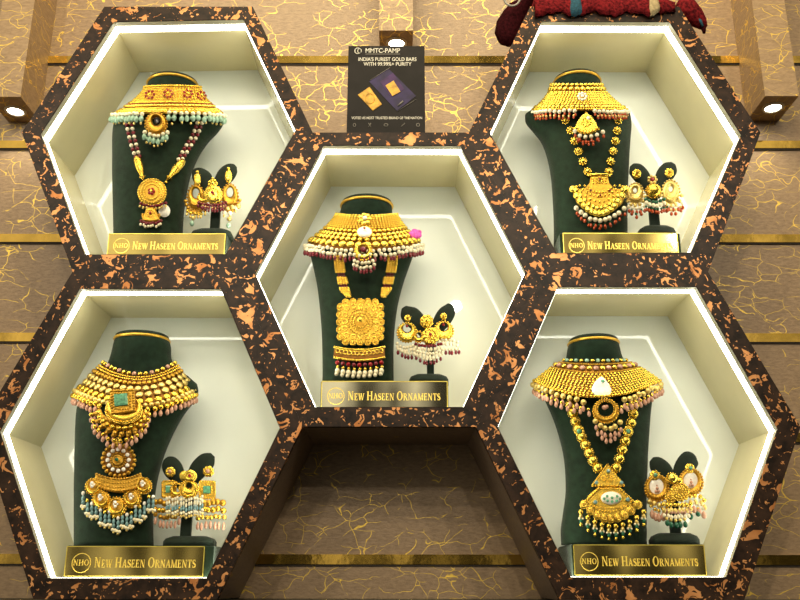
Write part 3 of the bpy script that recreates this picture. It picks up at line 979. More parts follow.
p = MB().crescent(Sp, 363.5, 252.5, 8.4, 4.4, 2.6, 2.2); p.beads(Sp, 363.5, 252.5, 8.6, 8.6, 20, 1.15, 0, 0.9, 0.6); p.sball(Sp, 363.5, 250, 3.3, 0.6, 1, 0.8)
p = p.build('collar_pendant', ['gold_bright', 'maroon'], t)
fringe(t, Sp, arc(354.5, 373, 261, 263.5, 6), 1.9, 'pearl', 0, None, pname='pendant_pearl')
fringe(t, Sp, arc(353.5, 374, 265.5, 268.5, 7), 1.9, 'pearl', 1.6, 'maroon', pname='pendant_pearl')

t = thing('long_necklace', 'gold strap necklace with square scalloped medallion and fringed bar below', 'necklace', S.P(360, 323), GL)
Sn = near(S, 0.002)
for pl in ([(338.5,256),(340,268),(342.5,280),(345,290),(350,299)], [(392.5,256),(391.5,268),(388.5,280),(386,290),(382,299)]):
    mb = MB(); q = interp([list(x) for x in pl], 6)
    for i, (x, y) in enumerate(q[:-2]):
        if 9 <= i <= 10 or 15 <= i <= 16: 
            for d in (-2.6, 0, 2.6): mb.sball(Sn, x + d, y, 1.0, 0.7, 1, 0.4)
            continue
        wd = 4.0 if i < 18 else 4.0 - (i - 18) * 0.62
        for d in (-1, -0.33, 0.33, 1): mb.sball(Sn, x + d * wd, y, 1.5, 0.75, 0, 0.5)
    mb.sball(Sn, q[-1][0], q[-1][1] - 2, 1.8, 1)
    mb.build('strap', ['gold', 'maroon'], t)
Sp = plane(360.5, 323, S.fn(360, 323) - 0.003, 0.02)
def rrect(cx, cy, a, b, n=64, e=4.0):
    """even steps round a soft-cornered rectangle"""
    d = []
    for j in range(401):
        th = 2 * PI * j / 400; c, q = math.cos(th), math.sin(th)
        d.append((cx + a * math.copysign(abs(c) ** (2 / e), c), cy + b * math.copysign(abs(q) ** (2 / e), q)))
    L = [0.0]
    for j in range(400): L.append(L[-1] + math.hypot(d[j + 1][0] - d[j][0], d[j + 1][1] - d[j][1]))
    out = []; k = 0
    for i in range(n):
        t_ = L[-1] * i / n
        while L[k + 1] <= t_: k += 1
        u = (t_ - L[k]) / (L[k + 1] - L[k]); out.append((d[k][0] + (d[k + 1][0] - d[k][0]) * u, d[k][1] + (d[k + 1][1] - d[k][1]) * u))
    return out
mb = MB(); mb.plate(Sp, rrect(360.5, 322.5, 21.5, 21), 0, 2.4, 0, 0.06)
for j, (x, y) in enumerate(rrect(360.5, 322.5, 20.4, 20.0, 20, 6)): mb.disc(Sp, x, y, 3.7, 3.7, 2.0, 0, 16); mb.ringt(Sp, x, y, 3.2, 3.2, 0.6, 2.2, 1, n=14); mb.sball(Sp, x, y, 1.3, 0.8, 1, 2.2)
med = mb.build('medallion', ['gold_dark', 'gold'], t)
mb = MB()
for j, (x, y) in enumerate(rrect(360.5, 322.5, 15.3, 15.3, 16, 5)): mb.ringt(Sp, x, y, 2.3, 2.3, 0.65, 2.8, 0, n=12)
for R, n, r in ((12.2, 30, 1.15), (9.0, 24, 1.0), (6.2, 17, 1.1)): mb.beads(Sp, 360.5, 322.5, R, R, n, r, 0, 0.9, 2.2 + (13 - R) * 0.12)
mb.sball(Sp, 360.5, 322.5, 3.1, 0.6, 0, 5.2)
mb.build('medallion_beading', 'gold_bright', med)
MB().sball(Sp, 360.5, 322.5, 1.7, 0.7, 0, 7.0).build('red_stone', 'ruby', med)
Sb = plane(359, 353, S.fn(359, 350) - 0.003, 0.02)
mb = MB().plate(Sb, [(334.5,347)] + arc(334.5, 384.5, 346, 349.5, 9) + [(385, 357)] + arc(385, 333.5, 357.5, 361, 9), 0, 2.2, 1, 0.03)
for yy, r in ((0.5, 1.4), (11, 1.4)):
    for x, y in arc(335, 384, 347 + yy, 349.8 + yy, 30): mb.sball(Sb, x, y, r, 0.9, 0, 1.6)
for x, y in arc(338, 381, 351.5, 354, 12): mb.ringt(Sb, x, y, 2.0, 2.0, 0.55, 2.4, 0, n=10)
mb.build('fringe_bar', ['gold_bright', 'recess'], t)
for i, (x, y) in enumerate(arc(337.5, 381.5, 363, 365.5, 9)):
    s_ = Sb.s(x, y); o = bead('red_bead', t, Sb.P(x, y, 0.003), 2.3 * s_, 'maroon' if i % 2 else 'ruby')
    bead('black_bead', o, Sb.P(x + 0.4, y + 4.2, 0.003), 1.7 * s_, 'gold_bright')
    pb = bead('pearl_cluster', t, Sb.P(x, y + 8.2, 0.003), 2.5 * s_, 'pearl', 1.2)
    bead('pearl', pb, Sb.P(x - 0.8, y + 11.4, 0.0035), 2.1 * s_, 'pearl')

_st = ear_stand('C', 'green velvet earring stand on the middle plinth holding round crescent earrings', (409,449,374,380), (427,434,338,376),
  [[(429,342,4),(423,330,7),(415,320,10),(408,313,9),(404,307.5,3)], [(432,342,4),(437,329,7),(443,319,9),(448,311,8),(450.5,304.5,3)]], 0.060, zt)
Se = plane(407, 330, 0.050)
def bd(t, x=407, y=333): moon_body(t, Se, x, y, 9.5, 4.0, 4.6, 1.0, 'gold_bright', 22, (1.5, 'ruby'))
earring('C', 'round gold crescent earring with pearl fringe at the left of the middle stand', Se, (407.5,318.5,3.2), bd,
  [(arc(397.5,417,344,348,7), 1.8, 'pearl', 1.5, 'pearl'), (arc(398.5,418,349.5,354,7), 1.6, 'pearl', 1.6, 'maroon')])
Se2 = plane(443, 330, 0.050)
def bd2(t): moon_body(t, Se2, 443.5, 331.5, 9.5, 4.0, 4.6, 1.0, 'gold_bright', 22, (1.5, 'ruby'))
earring('C', 'round gold crescent earring with pearl fringe at the right of the middle stand', Se2, (443.5,316.5,3.2), bd2,
  [(arc(435,457,343,340,7), 1.8, 'pearl', 1.5, 'pearl'), (arc(436,458.5,349,350,8), 1.6, 'pearl', 1.6, 'maroon')])
Sm = plane(428, 330, 0.043)
t = thing('hair_ornament', 'gold double flower ornament with long pearl fringe between the round crescent earrings', 'ornament', Sm.P(427, 322), GT)
mb = MB().disc(Sm, 426.5, 321.5, 6.2, h=2, lobes=8, amp=0.15); mb.beads(Sm, 426.5, 321.5, 4.6, 4.6, 9, 1.6, 0, 0.8, 1.6); mb.sball(Sm, 426.5, 321.5, 2.2, 0.9, 0, 3); mb.build('small_flower', 'gold_bright', t)
mb = MB().disc(Sm, 430, 336.5, 8.2, h=2.5, lobes=8, amp=0.15); mb.beads(Sm, 430, 336.5, 6.2, 6.2, 11, 1.9, 0, 0.8, 2.0); mb.beads(Sm, 430, 336.5, 3.2, 3.2, 7, 1.3, 0, 0.8, 2.8); mb.sball(Sm, 430, 336, 1.5, 0.9, 1, 4.5); mb.build('large_flower', ['gold_bright', 'ruby'], t)
mb = MB().crescent(Sm, 419, 337, 5.5, 2.6, 2, 1.4); mb.beads(Sm, 419, 337, 5.8, 5.8, 14, 0.9, 0, 0.9, 0.4); mb.build('side_crescent', 'gold', t)
fringe(t, Sm, arc(416,441,344,347,9), 1.8, 'maroon', 1.5, 'pearl')
fringe(t, Sm, arc(414,443,350,354,10), 1.8, 'pearl', 1.7, 'pearl')
fringe(t, Sm, arc(417,440,355.5,360,8), 1.6, 'pearl', 1.5, 'maroon')
# pink paper tag at the collar's end
Sg = plane(415, 234, 0.085, 0.1, 0.15)
mb = MB().lathe(Sg, 415.5, 234, 5.6, 4.2, [(1, -0.5), (1.0, 0.6), (0.6, 1.6), (0.02, 1.2)], 0, 30, 5, 0.22)
tag(mb.build('price_tag', 'magenta', None, Sg.P(415.5, 234)), 'crumpled bright pink paper tag at the right end of the middle collar', 'tag')

#------------------------------------------------------------- TL : upper left box
_, zt = plinth('TL', 'green velvet plinth with gold name plate in the upper left box', 109, 225.8, 233.5, 254)
S, B = bust('TL', 'green velvet bust in the upper left box wearing the aqua-fringed collar',
  seat([(248,114,182,0.040,0.118),(225,114,182.5,0.040,0.118),(200,113.5,185,0.040,0.120),(175,113,190,0.041,0.126),(155,113,198,0.044,0.132),(140,113,208,0.050,0.138),(130,113.5,218,0.060,0.142),(123,115,223,0.070,0.144),(117,119,222,0.078,0.146)], zt),
  [(110,128,211,0.084,0.150),(101,140,202,0.082,0.158),(92,147,199,0.076,0.164),(85,148.5,198,0.074,0.164)], 0.06)
K = Collar(172.5,28.5,87,86,168.5,54.5,113.5,112.5, 0.066,0.030,0.112,0.122, 1.5)
t = thing('collar_necklace', 'gold filigree collar necklace with red flowers and pearl and aqua fringe', 'necklace', K.P(0, 1), GC)
K.band(0, 1.0, h=-0.0012).build('collar_band', 'gold_dark', t)
mb = MB()
for v in (0.0, 0.62, 0.86, 0.98): K.row(mb, v, 1.5, 2.7)
for i in range(9): K.row(mb, 0.08 + i * 0.06, 1.1, 2.8, 0.8, phase=(i % 2) * 0.5)
mb.build('beaded_filigree', 'gold', t)
K.row(MB(), 0.74, 1.9, None, 0.7).build('bead_row', 'gold_bright', t)
K.row(MB(), 0.68, 0.9, 4.5, 0.8, lift=1.2).build('red_stone_row', 'ruby', t)
K.row(MB(), 0.92, 1.9, None, 0.7).build('bead_row', 'gold_bright', t)
for s_, v in ((-0.62, 0.34), (-0.08, 0.32), (0.50, 0.32), (0.88, 0.36)):
    px, py, Y = K.pix(s_, v)
    n = K.n(s_, v); Sf = plane(px, py, Y - 0.002, math.asin(n.z), math.asin(max(-.8, min(.8, n.x))))
    mb = MB(); mb.beads(Sf, px, py, 4.0, 3.8, 7, 1.55, 0, 0.7, 0.6); mb.sball(Sf, px, py, 1.5, 0.8, 1, 1.2)
    mb.build('red_flower', ['ruby', 'gold_bright'], t)
K.fringe(t, 1.08, 5.6, 2.2, 'pearl', 2.5, 'aqua', 1.5, gap=5.2, pname='pearl', skip=(147, 166), lift=0.9)
K.fringe(t, 1.20, 8.4, 1.7, 'aqua', 1.2, 'gold_pale', 1.2, gap=5.6, phase=0.5, pname='aqua_bead', skip=(147, 166))
Sp = plane(157, 125, 0.027, 0.05)
p = MB().crescent(Sp, 156.5, 124.5, 10.5, 4.2, 3.2, 2.6); p.beads(Sp, 156.5, 124.5, 10.8, 10.8, 24, 1.25, 0, 0.9, 0.6); p.beads(Sp, 156.5, 125.5, 7.4, 7.4, 16, 1.2, 0, 0.9, 2.6, -20, 200); p.lathe(Sp, 157, 119.5, 3.2, 5.0, [(1, 0), (0.8, 0.5), (0.02, 0.7)], 1)
p.build('collar_pendant', ['gold_dark', 'onyx'], t)
fringe(t, Sp, arc(145.5, 167.5, 133.5, 137.5, 6), 2.3, 'pearl', 2.3, 'aqua', 5.2, 1.6, 'pendant_pearl')
fringe(t, Sp, arc(147, 166, 138.5, 142.5, 6), 1.5, 'aqua', 1.1, 'gold_pale', 4.0, 1.2, 'aqua_bead')
t = thing('long_necklace', 'two-strand pearl and maroon bead necklace with round gold disc pendant', 'necklace', S.P(153, 193), GL)
Sn = near(S, 0.0015)
for a in ([(127,122),(129,134),(132,146),(136,158)], [(131.5,122),(134,134),(137,146),(140,157)], [(197,124),(192,136),(184.5,148),(178,160)], [(201.5,124),(196.5,136),(189,148),(182,159.5)]):
    chain(t, Sn, a, 3.9, 2.05, 0.95, ('pearl', 'maroon'), 'bead_strand')
for a in ((135.5,158.5,143.5,180.5), (180.5,161,167,180.5)):
    P0 = Sn.P(a[0] + 2, a[1], 0.003); P1 = Sn.P(a[2], a[3], 0.003); s_ = Sn.s(a[0], a[1])
    mb = MB().tube([P0.lerp(P1, u / 8) for u in range(9)], lambda u, s_=s_: s_ * (3.1 + 0.9 * math.sin(PI * min(1, u * 1.4)) - 2.2 * max(0, u - 0.55) / 0.45), 0, 12)
    for u in range(1, 8, 2): mb.tube([P0.lerp(P1, (u + q) / 8) for q in (0, 0.3)], s_ * 4.0 if u < 5 else s_ * 3.0, 0, 12)
    mb.sball(Sn, a[2] + (1 if a[0] < 150 else -1), a[3] + 2, 1.6, 1)
    mb.build('gold_cone', 'gold', t)
Sp = plane(153, 193, S.fn(153, 193) - 0.003, 0.02)
mb = MB().disc(Sp, 152.5, 193, 13.5, 13, 2.6, 1); mb.beads(Sp, 152.5, 193, 13.6, 13.1, 34, 1.3, 0, 0.9, 0.8)
for R, n in ((10.6, 28), (7.6, 22)): mb.beads(Sp, 152.5, 193, R, R, n, 1.05, 0, 0.9, 2.4 + (11 - R) * 0.1)
d_ = mb.build('disc_pendant', ['gold_bright', 'gold_dark'], t)
mb = MB(); flower(mb, Sp, 152.5, 193, 4.0, 5, 0, 1, 3.4); mb.build('red_flower', ['ruby', 'gold_bright'], d_)
fringe(t, Sp, arc(141, 166, 204, 207, 9), 1.7, 'maroon', 1.3, 'gold_pale', 3.0, 1.2, 'maroon_bead')
mb = MB().plate(Sp, [(146.5,210),(149,207.8),(153.5,207.8),(156,210),(159,217),(160.5,221.5),(151.5,223),(142,221.5),(143.5,217)], 0, 2.8, 0, 0.15)
mb.beads(Sp, 151.3, 215.5, 8.4, 6.0, 18, 1.2, 0, 0.9, 1.0, -5, 185); mb.beads(Sp, 151.3, 214.5, 3.2, 3.2, 9, 0.9, 0, 0.9, 2.4); mb.sball(Sp, 151.3, 214.5, 1.5, 0.8, 1, 3.4)
mb.build('bell_pendant', ['gold_dark', 'ruby'], t)
fringe(t, Sp, arc(141.5, 161, 222, 224, 9), 1.7, 'maroon', 1.35, 'pearl', 3.2, 1.2, 'maroon_bead')
Sg = plane(164.5, 211, S.fn(164, 211) - 0.0045)
tag(MB().lathe(Sg, 164.5, 211, 5.8, 6.2, [(1, 0), (1, 0.35), (0.02, 0.4)], 0, 28).build('price_tag', 'paper', None, Sg.P(164.5, 211)), 'small round white paper tag beside the disc pendant in the upper left box', 'tag')

ear_stand('TL', 'green velvet earring stand on the upper left plinth holding openwork hoop earrings', (189,231,228.5,236), (210,219,192,232),
  [[(213,198,4),(209,188,7),(203,179,9.5),(197,173,7),(193.5,170.5,2.5)], [(215,198,4),(219,186,7),(226,175.5,9.5),(232,169,7.5),(235.5,166,2.5)]], 0.060, zt)
Se = plane(197, 195, 0.049)
def b1(t): moon_body(t, Se, 196, 198, 8.4, 3.3, 4.6, 1.5, 'gold_dark', 22, None, 11)
earring('TL', 'openwork gold hoop earring with aqua drop at the left of the upper left stand', Se, (197.5,180,4.6,'tear'), b1,
  [(arc(188,205,212,215,6), 1.9, 'gold_bright', 1.3, 'gold_pale'), ([(193,219.5)], 2.3, 'gold_pale', 2.3, 'aqua', 6.2, 1.4)])
Se2 = plane(229, 195, 0.049)
def b2(t): moon_body(t, Se2, 230, 197, 8.2, 3.3, 4.6, 1.5, 'gold_dark', 22, None, 11)
earring('TL', 'openwork gold hoop earring with aqua drop at the right of the upper left stand', Se2, (228.5,176.5,4.6,'tear'), b2,
  [(arc(222.5,238,207,209,4), 2.8, 'gold_pale', 0, None), ([(225,213),(231,213.5),(235.5,209.5)], 2.4, 'pearl', 1.2, 'gold_pale'), ([(229,219)], 2.5, 'gold_pale', 2.4, 'aqua', 6.8, 1.3)])
Sm = plane(213, 195, 0.042)
t = thing('hair_ornament', 'gold sunflower ornament with small crown and maroon fringe between the hoop earrings', 'ornament', Sm.P(213, 195), GT)
mb = MB().disc(Sm, 213.5, 195, 8.8, h=2.6, lobes=12, amp=0.1); mb.beads(Sm, 213.5, 195, 8.6, 8.6, 20, 1.2, 0, 0.9, 0.8); mb.beads(Sm, 213.5, 195, 5.6, 5.6, 13, 1.3, 0, 0.9, 2.5); mb.sball(Sm, 213.5, 194.5, 1.7, 0.8, 1, 4); mb.build('flower_disc', ['gold_bright', 'ruby'], t)
mb = MB().beads(Sm, 213, 184, 3.6, 3.0, 7, 1.9, 0, 0.8, 0.6); mb.sball(Sm, 213, 184, 2.2, 0.9, 0, 0.8); mb.sball(Sm, 213, 179, 1.4, 1); mb.build('crown', 'gold_bright', t)
mb = MB().crescent(Sm, 203, 198, 5.2, 2.4, 1.6, 1.4); mb.beads(Sm, 203, 198, 5.4, 5.4, 13, 0.9, 0, 0.9, 0.3); mb.build('side_crescent', 'gold', t)
fringe(t, Sm, arc(199, 226, 203, 206, 11), 1.6, 'maroon', 1.4, 'maroon')
fringe(t, Sm, arc(203, 224, 206.5, 208.5, 8), 1.3, 'gold_pale', 1.3, 'maroon')

#------------------------------------------------------------- TR : upper right box
_, zt = plinth('TR', 'green velvet plinth with bright gold name plate in the upper right box', 562.5, 677, 233, 254, left=-0.004, right=0.004)
S, B = bust('TR', 'green velvet bust in the upper right box wearing the coral-fringed collar',
  seat([(248,554,627,0.040,0.118),(225,554,627,0.040,0.118),(200,553,627,0.040,0.120),(175,551,628,0.041,0.126),(155,547,629,0.044,0.132),(140,541,630,0.050,0.138),(130,533,631,0.060,0.142),(122,526,631,0.070,0.144),(115,525,630,0.078,0.146)], zt),
  [(109,534,620,0.084,0.150),(100,545,612,0.082,0.158),(90,551,602,0.076,0.164),(82.5,553.5,599.5,0.074,0.164)], 0.06)
K = Collar(576.5,26,85,85,580,48,110,109.5, 0.068,0.032,0.112,0.124, 1.6)
t = thing('collar_necklace', 'gold bead collar necklace with pearl and coral red fringe and crystal flower', 'necklace', K.P(0, 1), GC)
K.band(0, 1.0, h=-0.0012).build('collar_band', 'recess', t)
for v, r in ((0.0, 2.3), (0.17, 2.9)): K.row(MB(), v, r, None, 0.7).build('bead_row', 'gold_bright', t)
mb = MB()
for i in range(8): K.row(mb, 0.31 + i * 0.07, 1.45, 3.0, 0.9, phase=(i % 2) * 0.5)
mb.build('gold_mesh', 'gold_bright', t)
K.row(MB(), 0.90, 2.4, None, 0.7).build('bead_row', 'gold_bright', t)
K.row(MB(), 0.99, 1.4, None, 0.9).build('bead_row', 'gold', t)
px, py, Y = K.pix(0.07, 0.5); Sc = plane(px, py, Y - 0.002, K.lean(0.5))
mb = MB(); mb.beads(Sc, 582, 97.5, 3.9, 3.3, 8, 1.5, 0, 0.8, 0.8); mb.sball(Sc, 582, 97.5, 1.8, 0.8, 0, 1.4); mb.build('crystal_flower', ['crystal'], t)
K.fringe(t, 1.08, 5.1, 2.1, 'pearl', 1.35, 'coral', 1.4, gap=3.8, skip=(577, 595))
K.fringe(t, 1.26, 5.1, 1.1, 'gold_pale', 1.3, 'coral', 1.2, gap=2.4, phase=0.5, pname='coral_bead', skip=(577, 595))
Sp = plane(586, 124, 0.029, 0.05)
mb = MB().plate(Sp, [(586,113.5),(591,117),(595.5,123),(598,130),(592,133.5),(586,134.5),(580,133.5),(574.5,130),(577,123),(581,117)], 0, 3, 0, 0.2)
for a, b in (((586,113.5),(598,130)), ((586,113.5),(574.5,130))):
    for i in range(8): mb.sball(Sp, a[0] + (b[0] - a[0]) * i / 7, a[1] + (b[1] - a[1]) * i / 7, 1.5, 0.9, 0, 0.8)
for x, y in arc(575, 597, 130, 134, 8): mb.sball(Sp, x, y, 2.0, 0.8, 0, 1.5)
mb.beads(Sp, 586, 123.5, 4.2, 4.2, 10, 1.3, 0, 0.9, 2.2); mb.sball(Sp, 587, 121.5, 1.8, 0.8, 1, 4.5); mb.build('collar_pendant', ['gold', 'crystal'], t)
fringe(t, Sp, arc(574.5, 602, 132.5, 138, 6), 2.2, 'pearl', 1.5, 'coral', 4.8, 1.4, 'pendant_pearl')
fringe(t, Sp, arc(578, 598, 139.5, 143, 5), 1.4, 'coral', 1.3, 'coral', 2.6, 1.2, 'coral_bead')
t = thing('long_necklace', 'gold flower-link chain necklace with fan pendant edged in pearls and coral beads', 'necklace', S.P(599, 200), GL)
Sn = near(S, 0.0015)
def petals(mb, S_, x, y, i): mb.beads(S_, x, y, 3.3, 3.3, 8, 1.25, 0, 0.8, 0.3)
for a in ([(565.5,121),(570,130),(576,146),(582,160),(587.5,172)], [(618,121),(616.5,133),(613.5,149),(610.5,161),(608.5,172)]):
    chain(t, Sn, a, 9.6, 2.8, 0.8, ('gold_bright',), 'flower_chain', petals)
Sp = plane(599, 198, S.fn(599, 198) - 0.003, 0.02)
mb = MB().tube([Sp.P(587, 175.5, 0.002), Sp.P(599, 175, 0.002), Sp.P(610.5, 176, 0.002)], 1.7 * Sp.s(599, 175)); mb.build('top_bar', 'gold_bright', t)
fan = [(590.5,177),(607.5,177),(609,184),(614,189),(622,190),(625,195),(622,204),(614,211),(600,214.5),(585,211),(577,204),(573.5,195),(576,190),(584,189),(589,184)]
mb = MB().plate(Sp, fan, 0, 2.6, 1, 0.08)
for x, y in arc(576, 622, 188, 203, 11): mb.sball(Sp, x, y, 1.4, 0.9, 0, 2.4)
for x, y in arc(579, 619, 187, 198, 12): mb.sball(Sp, x, y, 1.3, 0.9, 0, 2.8)
for x, y in arc(584, 614, 187, 194, 11): mb.sball(Sp, x, y, 1.2, 0.9, 0, 3.0)
for y in (179.5, 182, 184.5):
    for x in range(5): mb.sball(Sp, 592.5 + x * 3.2, y, 1.2, 0.9, 0, 2.4)
mb.beads(Sp, 599, 181, 2.6, 2.6, 8, 0.9, 0, 0.9, 3.0)
fp = mb.build('fan_plate', ['gold_bright', 'gold_dark'], t)
mb = MB()
for x, y in arc(572.5, 625.5, 189.5, 214, 15): mb.disc(Sp, x, y, 3.5, 3.5, 2.6, 0, 14)
for x, y in arc(576, 622, 191, 209, 12): mb.disc(Sp, x, y, 2.7, 2.7, 3.2, 0, 14)
mb.build('ball_edging', 'gold_bright', fp)
mb = MB()
for x, y in ((599, 181), (599.5, 197), (590, 192), (609, 192)): mb.sball(Sp, x, y, 1.2, 0.7, 0, 5.2)
mb.build('dark_stones', 'maroon', fp)
fringe(t, Sp, [(x, y + 0.5) for x, y in arc(575.5, 623.5, 208, 221, 11)], 2.5, 'pearl', 1.5, 'coral', 6.2, 1.5)
fringe(t, Sp, [(x, y + 0.5) for x, y in arc(578, 621, 211.5, 225, 9)], 1.1, 'emerald', 1.3, 'coral', 3.6, 1.5, 'green_bead')
ear_stand('TR', 'green velvet earring stand on the upper right plinth holding coral-fringed earrings', (640,678,225.5,233), (650.5,660,190,230),
  [[(654,197,4),(648,186,7),(641,176,9),(635,169,8),(631.5,165.5,3)], [(656,197,4),(660,185,7),(665,175,9),(670,168,8),(673,164,3)]], 0.060, zt)
Se = plane(636, 192, 0.049)
def b3(t): 
    moon_body(t, Se, 635, 194, 8.2, 2.0, 3.4, 1.25, 'gold_pale', 22, None, 7)
earring('TR', 'pale gold flower-topped earring with coral drops at the left of the upper right stand', Se, (636.5,174,4.2), b3,
  [(arc(628,644,207,209.5,5), 1.8, 'pearl', 1.7, 'coral', 4.2, 1.4), (arc(631,641,211,214,3), 1.6, 'emerald', 1.7, 'coral', 3.6, 1.3)])
Se2 = plane(669, 190, 0.049)
def b4(t): moon_body(t, Se2, 670.5, 192.5, 9.0, 2.2, 3.4, 1.3, 'gold_pale', 22, None, 7)
earring('TR', 'pale gold flower-topped earring with coral drops at the right of the upper right stand', Se2, (669,173,4.2), b4,
  [(arc(663,682,204,206,5), 1.8, 'pearl', 1.7, 'coral', 4.4, 1.4), (arc(666,680,208,210.5,4), 1.5, 'gold_pale', 1.7, 'coral', 3.8, 1.3)])
Sm = plane(653, 192, 0.042)
t = thing('hair_ornament', 'small gold dome ornament with green, pearl and coral fringe between the pale gold earrings', 'ornament', Sm.P(653, 192), GT)
mb = MB().sball(Sm, 653, 191.5, 7.0, 0.75, 0, 0.6, 20, 12); mb.beads(Sm, 653, 191.5, 7.2, 7.0, 18, 1.1, 0, 0.9, 0.6); mb.build('dome', 'gold', t)
mb = MB().beads(Sm, 652, 180, 3.7, 3.2, 7, 1.7, 0, 0.8, 0.5); mb.sball(Sm, 652, 180, 2.0, 0.9, 1, 0.8); mb.build('crown', ['gold_pale', 'ruby'], t)
fringe(t, Sm, arc(645, 664, 200, 202.5, 6), 2.0, 'emerald', 2.1, 'pearl', 3.8, 1.1, 'green_bead')
fringe(t, Sm, arc(646, 667, 207, 209.5, 8), 1.3, 'emerald', 1.7, 'coral', 3.2, 1.3, 'green_bead')

#------------------------------------------------------------- BL : lower left box
_, zt = plinth('BL', 'green velvet plinth wider than its name plate in the lower left box', 67, 205, 546, 576, right=0.013)
S, B = bust('BL', 'green velvet bust in the lower left box wearing the wide disc-studded bib',
  seat([(545,75,153,0.040,0.118),(520,75,152.5,0.040,0.118),(490,75,155,0.040,0.120),(460,75.5,162,0.041,0.126),(435,76,172,0.044,0.132),(415,77,183,0.050,0.138),(402,79,193,0.058,0.142),(392,82,198,0.068,0.144),(384,87,197,0.078,0.148)], zt),
  [(376,97,188,0.086,0.152),(368,106,177,0.084,0.158),(358,111,171,0.078,0.162),(347,114,170.5,0.074,0.164),(339,116,168.5,0.074,0.164)], 0.06)
K = Collar(139,37,362,374,134,61.5,393,409, 0.070,0.030,0.112,0.122, 0.9)
t = thing('collar_necklace', 'wide gold bib necklace of round discs with green square stone and pink fringe', 'necklace', K.P(0, 1), GC)
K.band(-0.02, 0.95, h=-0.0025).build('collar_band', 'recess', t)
K.row(MB(), 0.0, 2.4, 5.6, 0.7, alt=(0, 0, 1)).build('stone_row', ['gold_bright', 'pink'], t)
mb = MB(); K.row(mb, 0.10, 1.2); K.row(mb, 0.17, 1.2); mb.build('fine_bead_rows', 'gold', t)
K.row(MB(), 0.27, 2.5, None, 0.6).build('disc_row', 'gold_dark', t)
K.row(MB(), 0.42, 3.5, 7.6, 0.45).build('disc_row', 'gold_pale', t)
K.row(MB(), 0.60, 3.9, 8.5, 0.45, phase=0.3).build('disc_row', 'gold_pale', t)
K.row(MB(), 0.79, 4.0, 8.7, 0.45).build('disc_row', 'gold', t)
K.row(MB(), 0.93, 2.7, 5.6, 0.95).build('ball_row', 'gold_pale', t)
K.fringe(t, 1.06, 6.0, 2.8, 'gold', 2.1, 'pink', 1.6, phase=0.5, gap=5.8, pname='gold_ball', skip=(103, 146))
Sp = plane(122, 402, 0.022, 0.08, -0.05)
mb = MB().plate(Sp, [(111.5,391.5),(134.5,390.5),(136,412),(113,414.5)], 0, 3.4, 0, 0.05)
for a, b in (((112,392),(134,391)), ((134,391),(135.5,411.5)), ((135.5,411.5),(113.5,414)), ((113.5,414),(112,392))):
    for i in range(8): mb.sball(Sp, a[0] + (b[0] - a[0]) * i / 8, a[1] + (b[1] - a[1]) * i / 8, 1.7, 0.9, 0, 2.0)
for j in range(22): 
    x, y = rrect(123, 402, 8.2, 8.0, 22, 6)[j]; mb.sball(Sp, x, y, 1.1, 0.9, 0, 3.6)
sq = mb.build('square_mount', 'gold_dark', t)
MB().plate(Sp, [(115.5,396),(128.5,394.5),(129.5,406),(116.5,407.5)], 3.2, 5.8, 0, 0.3).build('green_stone', 'jade', sq)
mb = MB().crescent(Sp, 124, 410, 19, 12.5, 6.5, 2.2, 0, 48, 0.75); mb.beads(Sp, 124, 411, 17, 12.0, 22, 1.5, 0, 0.9, 2.2, 5, 175); mb.build('bib_crescent', 'gold', t)
Sb = plane(124, 420, 0.030, 0.15)
for ry, n, r, mm in ((12.5, 13, 3.3, 'gold_dark'), (18, 12, 3.4, 'gold'), (23.5, 11, 3.3, 'gold_dark')):
    mb = MB().beads(Sb, 122.5, 411, 22 + ry * 0.10, ry, n, r, 0, 0.8, 0.4, 8, 172); mb.build('ball_row', mm, t)
def half(cx, cy, rx, ry, n, a0=6, a1=174): return [(cx + rx * math.cos(math.radians(a0 + (a1 - a0) * i / (n - 1))), cy + ry * math.sin(math.radians(a0 + (a1 - a0) * i / (n - 1)))) for i in range(n)]
fringe(t, Sb, half(121, 412, 29, 29, 15), 2.2, 'gold', 2.0, 'pink', 4.8, 1.6, 'gold_ball')
fringe(t, Sb, half(121, 412, 26, 25, 11), 2.2, 'gold_dark', 1.7, 'pink', 4.4, 1.5, 'gold_ball')

t = thing('long_necklace', 'gold wheel pendant with five crescent domes and blue and cream bead fringe', 'necklace', S.P(119, 460), GL)
Sp = plane(119, 460, S.fn(119, 460) - 0.004, 0.02)
mb = MB().disc(Sp, 119, 460.5, 15.5, 15.5, 2.0, 1); mb.beads(Sp, 119, 460.5, 15.8, 15.8, 21, 2.3, 0, 0.9, 0.4)
mb.beads(Sp, 119, 460.5, 7.2, 7.2, 20, 1.1, 0, 0.9, 2.6); mb.disc(Sp, 119, 460.5, 6.2, 6.2, 3.6, 0, 24); mb.ringt(Sp, 119, 460.5, 4.4, 4.4, 0.9, 4.6)
wh = mb.build('wheel', ['gold_dark', 'recess'], t)
MB().beads(Sp, 119, 460.5, 10.6, 10.6, 12, 2.2, 0, 0.7, 2.0).build('crystal_ring', 'crystal', wh)
MB().sball(Sp, 119, 460.5, 1.9, 0.8, 0, 5.0).build('green_stone', 'emerald', wh)
mb = MB().tube([Sp.P(118.5, 438, 0.003), Sp.P(119, 447, 0.003)], 0.003); mb.beads(Sp, 119, 442, 3.5, 3, 9, 1.2, 0, 0.9, 1); mb.build('loop', 'gold', t)
Sb = plane(119, 490, S.fn(119, 490) - 0.004, 0.02)
yo = [(97,473)] + arc(97, 141, 474, 479, 9) + [(143, 478), (140, 486)] + arc(140, 98, 486, 493, 9) + [(95, 479)]
mb = MB().plate(Sb, yo, 0, 2.6, 0, 0.06)
